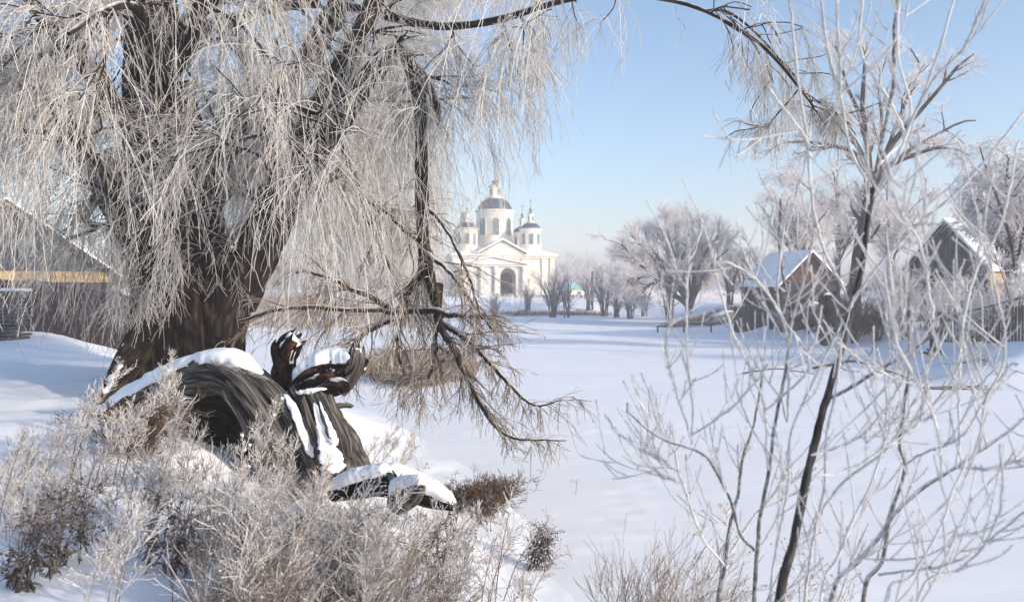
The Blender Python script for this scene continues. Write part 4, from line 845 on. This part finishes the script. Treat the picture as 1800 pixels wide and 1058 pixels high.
# ------------------------------------------------------------------ frosted weeds in front
def weed(kind, px, pb, pt, lean, label, dens=1.0, d=None, n_=1):
    """one plant (or tuft) rooted on the snow, kind: plume, herb, dark, tuft, fuzz"""
    g_ = G(px, pb, 2.2) if d is None else np.array((*pp(px, pb, d), gz(*pp(px, pb, d))))
    H = max(.15, (pb-pt)*g_[1]/F)
    if d is not None: H = P(px, pt, d)[2]-g_[2]
    g_ = g_-np.array((0, 0, .03)); st = TB(); tw = TB(); fk = float(np.clip(g_[1]/6.5, .5, 1))
    nm = {'plume': 'rimed_wormwood', 'herb': 'dry_herb', 'dark': 'dry_dark_weed', 'tuft': 'grass_tuft', 'fuzz': 'fine_bush', 'head': 'rimed_thistle'}[kind]
    ct = {'plume': 'weed', 'herb': 'herb', 'dark': 'weed', 'tuft': 'grass tuft', 'fuzz': 'bush', 'head': 'thistle'}[kind]
    e = empty(nm, g_, label, ct, 'rimed weeds on the near bank')
    ms, mt = {'plume': ('weedstem', 'weedfrost'), 'herb': ('weedstem', 'weedfrost'), 'dark': ('weeddark', 'weeddark'), 'tuft': ('weedfrost', 'reed'), 'fuzz': ('drybrown', 'drybrown'), 'head': ('weedstem', 'weedfrost')}[kind]
    ns = max(1, int(n_*{'plume': 2.2, 'herb': 3.4, 'dark': 4, 'tuft': 60, 'fuzz': 45, 'head': 2}[kind]))
    A = []
    for k in range(ns):
        s_ = {'tuft': .22, 'fuzz': .55}.get(kind, .10); o_ = rng.normal(0, 1, 2)*(.05+.05*H)
        hh = H*(1 if k == 0 else rng.uniform(.55, .95)); dx = lean*hh+rng.normal(0, s_)*hh; dy = rng.normal(0, s_)*hh
        A.append(spline([(o_[0], o_[1], 0), (o_[0]+dx*.35, o_[1]+dy*.35, hh*.5), (o_[0]+dx, o_[1]+dy, hh*rng.uniform(.9, 1))], 10))
    A = np.array(A)+g_; r0 = {'tuft': .0028, 'fuzz': .003}.get(kind, .0042+.0015*H); B = np.broadcast_to(np.linspace(r0, r0*.45, 10), (ns, 10)).copy()
    st.add(A, B*fk, 4)
    if kind in ('plume', 'head'):
        a1, b1 = spawn(A, B, int(15*dens), (.22, 1), (22, 42), (.16*H+.05, .34*H+.05), 6, (0, 0, .5), .08, .8, 1, .6, .55); tw.add(a1, b1*.0+.0022*fk, 3, .3+.4*rng.random(len(a1)))
        a2, b2 = spawn(a1, b1, 12, (.1, 1), (22, 50), (.02, .07), 4, (0, 0, .3), .12, .8, 1, .6); tw.add(a2, np.full(b2.shape, .0019*fk), 3)
        a3, b3 = spawn(A, B, 22, (.5, 1), (30, 60), (.03, .08), 4, (0, 0, .3), .12, .8); tw.add(a3, np.full(b3.shape, .0026*fk), 3)
        a4, b4 = spawn(A, B, 8, (.05, .5), (60, 120), (.04, .12), 5, (0, 0, -1.), .2, .8); tw.add(a4, np.full(b4.shape, .003*fk), 3, np.zeros(len(a4)))
        if kind == 'head': tw.blobs(np.concatenate([A[:, -1], a1[::3, -1]]), .016)
    elif kind == 'herb':
        a1, b1 = spawn(A, B, int(9*dens), (.25, 1), (25, 50), (.15*H, .4*H), 7, (0, 0, .35), .1, .75, 1, .5, .4); tw.add(a1, np.maximum(b1, .0026)*fk, 3)
        a2, b2 = spawn(a1, b1, 7, (.2, 1), (25, 60), (.05, .14), 4, (0, 0, .1), .15, .8); tw.add(a2, np.full(b2.shape, .0028*fk), 3)
        tw.blobs(a2[::2, -1], .006, rng.random(len(a2[::2]))*.4)
    elif kind == 'dark':
        a1, b1 = spawn(A, B, int(8*dens), (.15, 1), (30, 70), (.15*H, .4*H), 7, (0, 0, .2), .12, .75, 1, .5, .4); tw.add(a1, np.maximum(b1, .0025)*fk, 3)
        a2, b2 = spawn(a1, b1, 8, (.2, 1), (30, 80), (.03, .10), 4, (0, 0, -.3), .2, .8); tw.add(a2, np.full(b2.shape, .0028*fk), 3)
        a3, b3 = spawn(A, B, 12, (.05, .6), (70, 130), (.05, .14), 5, (0, 0, -1.6), .25, .8); tw.add(a3, np.full(b3.shape, .006)*np.array((.5, 1, 1.2, .8, .3)), 4)
        tw.blobs(a2[::2, -1], .008)
    elif kind == 'tuft':
        a1, b1 = spawn(A, B, int(5*dens), (.4, 1), (10, 35), (.1*H, .25*H), 5, (0, 0, .1), .1, .7, 1, .4, .4); tw.add(a1, np.full(b1.shape, .0022*fk), 3)
    else:
        a1, b1 = spawn(A, B, 7, (.15, 1), (25, 60), (.2*H, .45*H), 6, (0, 0, .2), .15, .75, 1, .5, .4); tw.add(a1, np.full(b1.shape, .0025), 3)
        a2, b2 = spawn(a1, b1, 5, (.2, 1), (25, 60), (.08*H, .2*H), 4, (0, 0, .1), .15, .8); tw.add(a2, np.full(b2.shape, .002), 3)
    st.build('stems', M[ms], e, g_)
    if tw.V: tw.build('sprays', M[mt], e, g_)
    return e
WEEDS = [
 ('plume', 30, 1000, 730, .1, 'pale feathery wormwood at the left edge of the picture', 1.2, None, 1.5),
 ('plume', 85, 960, 735, .15, 'broad pale wormwood second from the left edge', 1.2, None, 1.4),
 ('dark', 100, 1000, 830, .2, 'dark bent weed with withered leaves near the lower left corner', 1, None, 1.),
 ('plume', 135, 850, 640, .35, 'tall hazy wormwood leaning right below the hanging twigs on the left', 1.3, None, 1.6),
 ('plume', 200, 850, 665, .3, 'fluffy wormwood at the left of the willow root', 1.3, None, 1.5),
 ('herb', 110, 900, 720, .3, 'long reddish stalk leaning right in the left weeds', 1, None, .6),
 ('plume', 262, 780, 612, .12, 'upright feathery wormwood in front of the willow trunk', 1.4, None, 1.4),
 ('fuzz', 240, 800, 700, .1, 'tangled brown bush under the left end of the arching trunk', 1, None, 2.2),
 ('herb', 300, 790, 665, .05, 'thin brown stalked herb before the snowy crest of the arching trunk', 1.3, None, 2),
 ('plume', 300, 970, 725, .22, 'white rimed wormwood with a spiky top left of the hollow', 1.3, None, 1.3),
 ('dark', 255, 1000, 870, .25, 'black stalk with drooping withered leaves on the snow', 1, None, .8),
 ('plume', 365, 1000, 790, .2, 'white branching wormwood below the dark hollow', 1.3, None, 1.4),
 ('head', 420, 900, 705, .08, 'rimed thistle with round pale heads in front of the dark hollow', 1, None, 1),
 ('plume', 455, 930, 722, .22, 'crisp white wormwood crossing the dark hollow', 1.4, None, 1.3),
 ('plume', 505, 930, 768, .15, 'low white wormwood at the foot of the split stump', 1.4, None, 1.6),
 ('plume', 560, 960, 790, .15, 'bushy white wormwood before the right end of the stump', 1.4, None, 1.6),
 ('herb', 480, 1090, 830, .2, 'tall straw coloured herb in the middle of the near weeds', 1.3, None, 1.6),
 ('plume', 530, 1120, 840, .2, 'large drooping wormwood at the bottom below the stump', 1.4, None, 1.5),
 ('herb', 400, 1120, 860, .25, 'slanting dark stalks at the bottom left of centre', 1.2, None, 1.8),
 ('plume', 610, 1060, 850, .28, 'slender plumed wormwood leaning right under the lying log', 1.3, None, 1.6),
 ('plume', 665, 1080, 845, .25, 'fan of pale plumes below the lying log', 1.3, None, 1.6),
 ('herb', 600, 1130, 850, .15, 'reddish straw tuft in the densest part of the near weeds', 1.4, None, 2),
 ('plume', 655, 850, 745, .55, 'rimed wormwood bending over the ice right of the stump', 1.2, None, 1.5),
 ('plume', 705, 870, 755, .45, 'wispy rimed wormwood leaning far right over the ice', 1.2, None, 1.3),
 ('dark', 720, 1040, 850, .65, 'dark slanting stalk cluster leaning right at the bottom', 1, None, 1.4),
 ('plume', 770, 1080, 880, .35, 'thin rimed wormwood right of the dark slanting stalks', 1.2, None, 1.3),
 ('herb', 800, 1110, 880, .3, 'wiry stalks leaning right near the bank edge', 1, None, 1.6),
 ('fuzz', 850, 905, 832, .35, 'brown wiry bush on the bank right of the lying log', 1, None, 2.6),
 ('fuzz', 800, 895, 850, .3, 'small dark wiry bush close beside the lying log', 1, None, 1.5),
 ('herb', 870, 1060, 900, .35, 'sparse thin stalks on the snow near the bank edge', .8, None, 1),
 ('dark', 945, 1000, 915, .25, 'dark little herb with seed heads alone on the snow', 1.3, None, 1.7),
 ('plume', 930, 1120, 990, -.1, 'pale broken weed at the bottom beside the lone dark herb', .8, None, .8),
 ('tuft', 1110, 1150, 905, .18, 'tall tuft of rimed grass at the bottom centre right', 1.2, 4.6, 2.2),
 ('tuft', 1180, 1150, 960, .35, 'brown grass tuft leaning right beside the dark shrub stem', 1.2, 4.8, 1.6),
 ('herb', 150, 1100, 870, .3, 'bare crooked stalks on the open snow at the lower left', 1, None, 1.2),
 ('herb', 215, 940, 760, .3, 'slim dark stalks with tiny seed knobs left of the arching trunk', 1.2, None, 1.2),
 ('dark', 430, 1080, 900, .4, 'black withered weed low in the middle of the near weeds', 1, None, .8),
 ('dark', 555, 1110, 930, .45, 'dark broken stalks at the bottom below the split stump', 1, None, .9),
 ('dark', 30, 1040, 880, .2, 'dark withered weed in the lower left corner', 1, None, 1),
 ('tuft', 470, 1120, 870, .3, 'straw grass tuft at the bottom left of the reddish herb', 1, None, .7),
 ('tuft', 640, 1130, 900, .35, 'dense straw grass tuft at the bottom under the lying log', 1, None, .8),
 ('tuft', 345, 880, 760, .1, 'short brown grass tuft beneath the snowy crest of the trunk', 1, None, .6),
 ('herb', 560, 1100, 820, .35, 'tall slanting seed stalks in front of the split stump', 1.2, None, 1.3),
 ('herb', 905, 1090, 960, .4, 'low wiry stalks at the very edge of the near bank', .8, None, .8),
 ('herb', 1240, 1130, 900, .2, 'faint dry stalks among the lower shrub stems', .8, 4.3, 1.2),
 ('herb', 1440, 1130, 960, .1, 'faint seed stalks at the foot of the sapling', .8, 4.0, 1.5),
]
for a_ in WEEDS: weed(*a_)
# the uncountable undergrowth between them
def under(name, region, n_, h, label, m, r, lean, dark=False):
    A = []; tb = TB()
    for i in range(n_):
        px = rng.uniform(region[0], region[1]); py = rng.uniform(region[2], region[3]); A.append((px, py))
    ds = []
    for px, py in A[:]:
        ds.append(G(px, py, 2.2))
    ds = np.array(ds); hh = h*rng.uniform(.35, 1.1, n_); K = 7; out = np.zeros((n_, K, 3)); out[:, 0] = ds-(0, 0, .03)
    dd = nrm(rng.normal(0, .28, (n_, 3))+(lean, 0, 1))
    for k in range(1, K): dd = nrm(dd+rng.normal(0, .09, (n_, 3))); out[:, k] = out[:, k-1]+dd*(hh/(K-1))[:, None]
    Rr = np.broadcast_to(np.linspace(r, r*.6, K), (n_, K)); tb.add(out, Rr, 3)
    a1, b1 = spawn(out, Rr, 6, (.15, 1), (25, 60), (.08, .28), 5, (0, 0, .25), .14, .8, 1, .6, .3); tb.add(a1, b1, 3)
    a2, b2 = spawn(a1, b1, 4, (.2, 1), (25, 60), (.03, .09), 3, (0, 0, .2), .14, .9, 1, .7); tb.add(a2, b2, 3)
    return tag(tb.build(name, M[m]), label, 'undergrowth', None, 'stuff')
under('rimed_undergrowth', (330, 820, 900, 1150), 170, .5, 'matted rimed stalks filling the bottom between the single weeds', 'weedfrost', .0026, .35)
under('dry_undergrowth', (300, 800, 930, 1150), 300, .45, 'brown dead stalks matted under the rimed weeds', 'weedstem', .0036, .45)
under('left_undergrowth', (0, 330, 800, 1000), 90, .35, 'loose dry stalks on the snow at the lower left', 'weedstem', .0032, .25)

# ------------------------------------------------------------------ right foreground: sapling and rimed shrubs
def shrub(name, label, stems, cat, n1=9, n2=3, L1=(.18, .6), main='stemgrey', group='rimed shrubs in the right foreground', extra=None, r1=.0040):
    """stems: list of (points px,py,depth,radius px, kind) traced; twigs grow from them"""
    first = np.array([lp(*q_) for q_ in stems[0]]); b0 = first[0, :3].copy(); b0[2] = gz(b0[0], b0[1])
    e = empty(name, b0, label, cat, group); AP = []; AR = []
    for i, s_ in enumerate(stems):
        q = np.array([lp(*a_) for a_ in s_]); 
        if s_[0][1] >= 1050:     # rooted: continue down into the snow
            x, y = q[0, 0]-.25*(q[1, 0]-q[0, 0]), q[0, 1]; q = np.vstack([[(x, y, gz(x, y)-.1, q[0, 3]*1.1)], q])
        RP = F/q[:, 1]; q[:, 3] = q[:, 3]*.5 if (i == 0 and main == 'sapling') else (1.75+(q[:, 3]*RP-3).clip(-1.5)*.32)/RP
        q = spline(q, 60); q[3:-1, :3] += np.cumsum(rng.normal(0, .0012, (56, 3)), 0)
        m_ = main if (i == 0 and main == 'sapling') or q[0, 3] > .010 else 'rimewhite'
        TB().add(q[:, :3], q[:, 3], 12, disp=lambda t_: .55*fbm(t_*70, 3)).build('stem' if i else 'trunk', M['sapling'] if (main == 'sapling' and i == 0) else (M['stemgrey'] if q[0, 3] > .0066 else M['rimewhite']), e, b0)
        f = np.linspace(0, 59, 16).astype(int); AP.append(q[f, :3]); AR.append(q[f, 3])
    AP = np.array(AP); AR = np.array(AR); tb = TB()
    a1, b1 = spawn(AP, AR, n1, (.25, 1), (28, 60), L1, 14, (0, 0, .7), .05, .62, r1, .75, .2)
    b1 = np.clip(b1, .0025, r1)*.82; nz_ = rng.uniform(.65, 1.35, b1.shape); tb.add(a1, b1*nz_, 6); nb_, nr_ = spawn(a1, b1, 60, (.02, 1), (55, 95), (.006, .013), 3, (0, 0, .2), .1, 1, .0011, .5); tb.add(nb_, nr_, 3)
    nb_, nr_ = spawn(AP, AR, 150, (.25, 1), (60, 95), (.008, .016), 3, (0, 0, .2), .1, 1, .0012, .5); tb.add(nb_, nr_, 3)
    a2, b2 = spawn(a1, b1, n2, (.2, .9), (28, 55), (.08, .32), 9, (0, 0, .6), .06, .85, 1, .8, .2); tb.add(a2, np.maximum(b2, .0023)*rng.uniform(.65, 1.35, b2.shape), 5); nb_, nr_ = spawn(a2, b2, 30, (.02, 1), (55, 95), (.005, .011), 3, (0, 0, .2), .1, 1, .0010, .5); tb.add(nb_, nr_, 3)
    tb.build('twigs', M['rimewhite'], e, b0); return e
D = 3.1
shrub('sapling', 'dark stemmed rimed sapling leaning right through the right foreground', [
 [(1370, 1058, D, 17), (1392, 960, D, 16), (1415, 850, D, 15), (1434, 770, D, 14), (1453, 700, D, 13), (1467, 648, D, 12), (1484, 590, D, 11), (1500, 522, D, 10), (1516, 459, D, 9), (1531, 350, D, 8.5), (1538, 315, D, 7.5)],
 [(1533, 340, D, 8), (1546, 281, D, 7.5), (1562, 200, D, 7), (1571, 150, D, 7), (1574, 70, D, 6), (1578, -20, D, 5), (1580, -120, D, 3)],
 [(1456, 700, D, 8), (1500, 682, D-.05, 8), (1535, 665, D-.1, 8), (1595, 631, D-.15, 8), (1641, 598, D-.2, 7.5), (1681, 562, D-.25, 7), (1747, 549, D-.3, 6), (1810, 530, D-.4, 5.5)],
 [(1490, 548, D, 6), (1522, 499, D-.1, 6), (1562, 449, D-.15, 6), (1621, 390, D-.2, 5.5), (1664, 353, D-.25, 5), (1731, 285, D-.3, 4.5), (1800, 199, D-.35, 4)],
 [(1532, 330, D, 5.5), (1508, 290, D-.1, 5.5), (1492, 245, D-.15, 5), (1480, 172, D-.2, 5), (1466, 113, D-.2, 4.5), (1446, -10, D-.25, 4)],
 [(1492, 530, D, 6), (1480, 500, D, 6), (1455, 456, D-.1, 6), (1436, 403, D-.15, 5.5), (1426, 340, D-.2, 5), (1413, 199, D-.25, 5), (1400, 99, D-.3, 4.5), (1388, -10, D-.3, 4)],
 [(1545, 290, D, 5), (1590, 240, D+.1, 4.5), (1565, 179, D+.1, 4.5), (1529, 126, D+.1, 4.5), (1515, 86, D+.1, 4), (1515, -10, D+.1, 4)],
 [(1535, 345, D, 5), (1575, 275, D-.1, 5), (1602, 200, D-.15, 4.5), (1582, 99, D-.2, 4), (1584, -10, D-.2, 4)],
 [(1540, 340, D, 5), (1560, 310, D-.1, 5), (1595, 232, D-.2, 5), (1621, 159, D-.25, 4.5), (1648, 83, D-.3, 4), (1680, -10, D-.3, 4)],
 [(1425, 335, D-.2, 3.8), (1416, 251, D-.3, 3.8), (1393, 218, D-.35, 3.8), (1350, 155, D-.4, 3.2)],
 [(1600, 215, D-.2, 4), (1640, 150, D-.3, 4), (1700, 84, D-.35, 4), (1742, -10, D-.4, 3.5)],
 [(1479, 172, D-.2, 4), (1472, 90, D-.25, 4), (1467, -10, D-.3, 3.5)],
], 'tree', 2, 2, (.15, .45), 'sapling', None)
D2 = 2.7
shrub('rimed_shrub', 'rimed shrub with thick arching stems at the lower right corner', [
 [(1460, 1062, D2, 10), (1512, 987, D2, 10), (1553, 933, D2, 9.5), (1573, 903, D2, 9), (1638, 849, D2, 8), (1681, 822, D2, 7), (1722, 791, D2, 6), (1770, 757, D2, 5), (1812, 722, D2, 4)],
 [(1520, 1060, D2+.3, 10), (1553, 994, D2+.3, 9), (1566, 916, D2+.3, 8), (1587, 852, D2+.3, 7), (1592, 818, D2+.3, 7), (1583, 785, D2+.3, 6.5), (1592, 700, D2+.2, 6), (1598, 640, D2+.2, 5), (1596, 560, D2+.1, 4.5), (1603, 470, D2, 4)],
 [(1590, 820, D2+.2, 4), (1620, 800, D2+.1, 4), (1690, 770, D2, 3.5), (1740, 700, D2, 3.5), (1790, 640, D2, 3)],
 [(1681, 822, D2, 4.5), (1686, 760, D2, 4.5), (1684, 660, D2-.1, 4.5), (1690, 560, D2-.15, 4.5), (1715, 470, D2-.2, 4), (1745, 420, D2-.2, 4), (1770, 360, D2-.3, 3.5), (1790, 250, D2-.3, 3)],
 [(1545, 1010, D2+.1, 5), (1600, 1000, D2, 4.5), (1680, 985, D2-.1, 4.5), (1740, 955, D2-.1, 4), (1810, 900, D2-.2, 3.5)],
 [(1683, 822, D2, 4), (1740, 826, D2-.1, 4), (1810, 812, D2-.1, 3.5)],
 [(1555, 1062, D2-.2, 4.5), (1600, 1010, D2-.2, 4.5), (1650, 930, D2-.2, 4), (1675, 860, D2-.2, 3.5), (1700, 800, D2-.2, 3)],
 [(1640, 560, D2-.3, 4), (1630, 500, D2-.3, 4), (1615, 430, D2-.3, 4), (1590, 380, D2-.3, 4), (1560, 330, D2-.35, 3)],
 [(1610, 1062, D2-.3, 5), (1690, 1000, D2-.3, 4.5), (1740, 950, D2-.35, 4), (1760, 880, D2-.4, 3.5), (1758, 780, D2-.4, 3)],
 [(1655, 845, D2, 4), (1650, 760, D2-.1, 4), (1620, 680, D2-.15, 4), (1580, 600, D2-.2, 3.8), (1560, 530, D2-.25, 3.5)],
 [(1722, 791, D2, 4), (1730, 700, D2-.1, 4), (1760, 620, D2-.1, 4), (1750, 520, D2-.15, 3.5), (1730, 440, D2-.2, 3)]],
 'shrub', 6, 2, (.15, .55))
D3 = 3.2
shrub('rimed_shrub', 'rimed shrub of upright stems rising left of the dark sapling', [
 [(1319, 1060, D3, 9.5), (1326, 964, D3, 9), (1331, 910, D3, 8), (1350, 828, D3, 7.5), (1362, 740, D3, 6.5), (1372, 690, D3, 6), (1386, 615, D3, 5.5), (1387, 549, D3, 5), (1373, 482, D3, 5), (1369, 410, D3, 4.5), (1372, 350, D3, 3.5)],
 [(1326, 966, D3, 7), (1308, 945, D3-.1, 6), (1296, 916, D3-.1, 6), (1283, 870, D3-.1, 6), (1272, 849, D3-.1, 5.5), (1252, 805, D3-.2, 5), (1231, 788, D3-.2, 4.5), (1214, 781, D3-.2, 4), (1164, 761, D3-.2, 3.2), (1103, 708, D3-.2, 2)],
 [(1216, 781, D3-.2, 3.8), (1215, 700, D3-.2, 3.8), (1210, 565, D3-.25, 3.8), (1218, 463, D3-.3, 4)],
 [(1214, 770, D3-.2, 3), (1192, 700, D3-.2, 3.2), (1175, 620, D3-.2, 3.5), (1185, 562, D3-.2, 3.5)],
 [(1350, 828, D3, 4), (1346, 720, D3-.1, 4.5), (1327, 658, D3-.15, 4.5), (1294, 582, D3-.2, 4.5), (1274, 515, D3-.2, 4.5), (1258, 446, D3-.25, 4)],
 [(1372, 700, D3, 4), (1420, 640, D3-.1, 4.5), (1350, 535, D3-.2, 4.5), (1310, 486, D3-.2, 4.5), (1264, 463, D3-.25, 4)],
 [(1217, 764, D3-.2, 3.2), (1260, 735, D3-.25, 3.2), (1303, 702, D3-.3, 3.2), (1350, 640, D3-.3, 3)],
 [(1386, 610, D3, 4), (1400, 540, D3-.1, 4.2), (1425, 470, D3-.15, 4.2), (1440, 400, D3-.2, 3.5)],
 [(1372, 690, D3, 4), (1385, 740, D3, 4), (1388, 610, D3-.1, 4), (1370, 530, D3-.2, 4), (1375, 440, D3-.2, 3.8), (1390, 350, D3-.25, 3.2)]],
 'shrub', 4, 2, (.12, .45))
D4 = 3.5
shrub('rimed_shrub', 'slim dark shrub stem with bare left fork beside the grass tuft', [
 [(1269, 1060, D4, 8.5), (1279, 998, D4, 8), (1289, 930, D4, 7), (1306, 862, D4, 6), (1313, 798, D4, 5), (1332, 740, D4, 4), (1350, 640, D4, 3.5)],
 [(1278, 998, D4, 4.5), (1255, 970, D4, 4), (1231, 930, D4, 3.8), (1208, 862, D4, 3.2), (1191, 825, D4, 2.8), (1184, 788, D4, 2)],
 [(1191, 825, D4, 2.5), (1160, 805, D4, 2.2), (1125, 788, D4, 1.6)], [(1197, 850, D4, 2.5), (1170, 836, D4, 2.2), (1148, 822, D4, 1.6)],
 [(1284, 972, D4, 4), (1310, 930, D4, 3.8), (1350, 880, D4, 3.2), (1400, 840, D4, 2.8)]],
 'shrub', 6, 2, (.12, .45))
D5 = 2.9
shrub('rimed_shrub', 'rimed shrub of thin crossing stems just right of the sapling foot', [
 [(1411, 1060, D5, 6.5), (1428, 930, D5, 6), (1445, 852, D5, 5.5), (1449, 774, D5, 5), (1462, 700, D5, 4.5), (1478, 600, D5, 4)],
 [(1440, 1062, D5-.2, 6), (1470, 990, D5-.2, 6), (1500, 920, D5-.2, 5.5), (1530, 860, D5-.2, 5), (1552, 790, D5-.2, 4), (1560, 700, D5-.2, 4), (1540, 610, D5-.3, 3.5)],
 [(1430, 930, D5, 4.5), (1470, 860, D5, 4.5), (1540, 800, D5, 4), (1580, 760, D5, 3.8), (1610, 700, D5, 3.5)],
 [(1350, 1062, D5-.1, 5), (1362, 960, D5-.1, 4.8), (1382, 850, D5-.1, 4.5), (1388, 760, D5-.1, 4), (1430, 660, D5-.2, 3.8), (1480, 560, D5-.2, 3.2)],
 [(1432, 835, D5-.3, 4), (1480, 832, D5-.3, 3.8), (1560, 790, D5-.3, 3.5), (1640, 735, D5-.3, 3)],
 [(1425, 800, D5-.1, 3.8), (1490, 780, D5-.1, 3.8), (1530, 750, D5-.1, 3.5), (1570, 700, D5-.1, 3.2), (1610, 620, D5-.2, 3)]],
 'shrub', 5, 2, (.15, .5))

thicket('bush', [sp(1372, 48.5, 1.3, 1.0), sp(1402, 47.5, 1.2, 1.0)], 'rimed bush growing against the dark board fence before the hut', 'fartwigd', 'browndark', dens=1.1)
thicket('bush', [sp(1490, 48, 2.0, 1.3), sp(1470, 47, 1.5, 1.1)], 'dark bush hiding the right corner of the red gabled hut', 'drybrown', 'browndark', dens=1.4)
thicket('bush', [sp(1625, 38, 2.6, 1.3), sp(1680, 37, 2.2, 1.3)], 'tall rimed bush screening the front of the grey gabled house', 'fartwig', 'midbark', dens=1.1)
# ------------------------------------------------------------------ haze
hz = MB().box(-440, 440, -430, 440, -1.6, 27).build('haze', bpy.data.materials.new('haze'))
hm = hz.data.materials[0]; hm.use_nodes = True; t = hm.node_tree; t.nodes.remove(t.nodes['Principled BSDF'])
pv = t.nodes.new('ShaderNodeVolumePrincipled'); pv.inputs['Color'].default_value = (.97, .95, 1, 1); pv.inputs['Density'].default_value = .0020; pv.inputs['Anisotropy'].default_value = .0
t.links.new(pv.outputs[0], t.nodes['Material Output'].inputs['Volume']); tag(hz, 'thin cold haze over the whole place', 'haze', None, 'stuff')
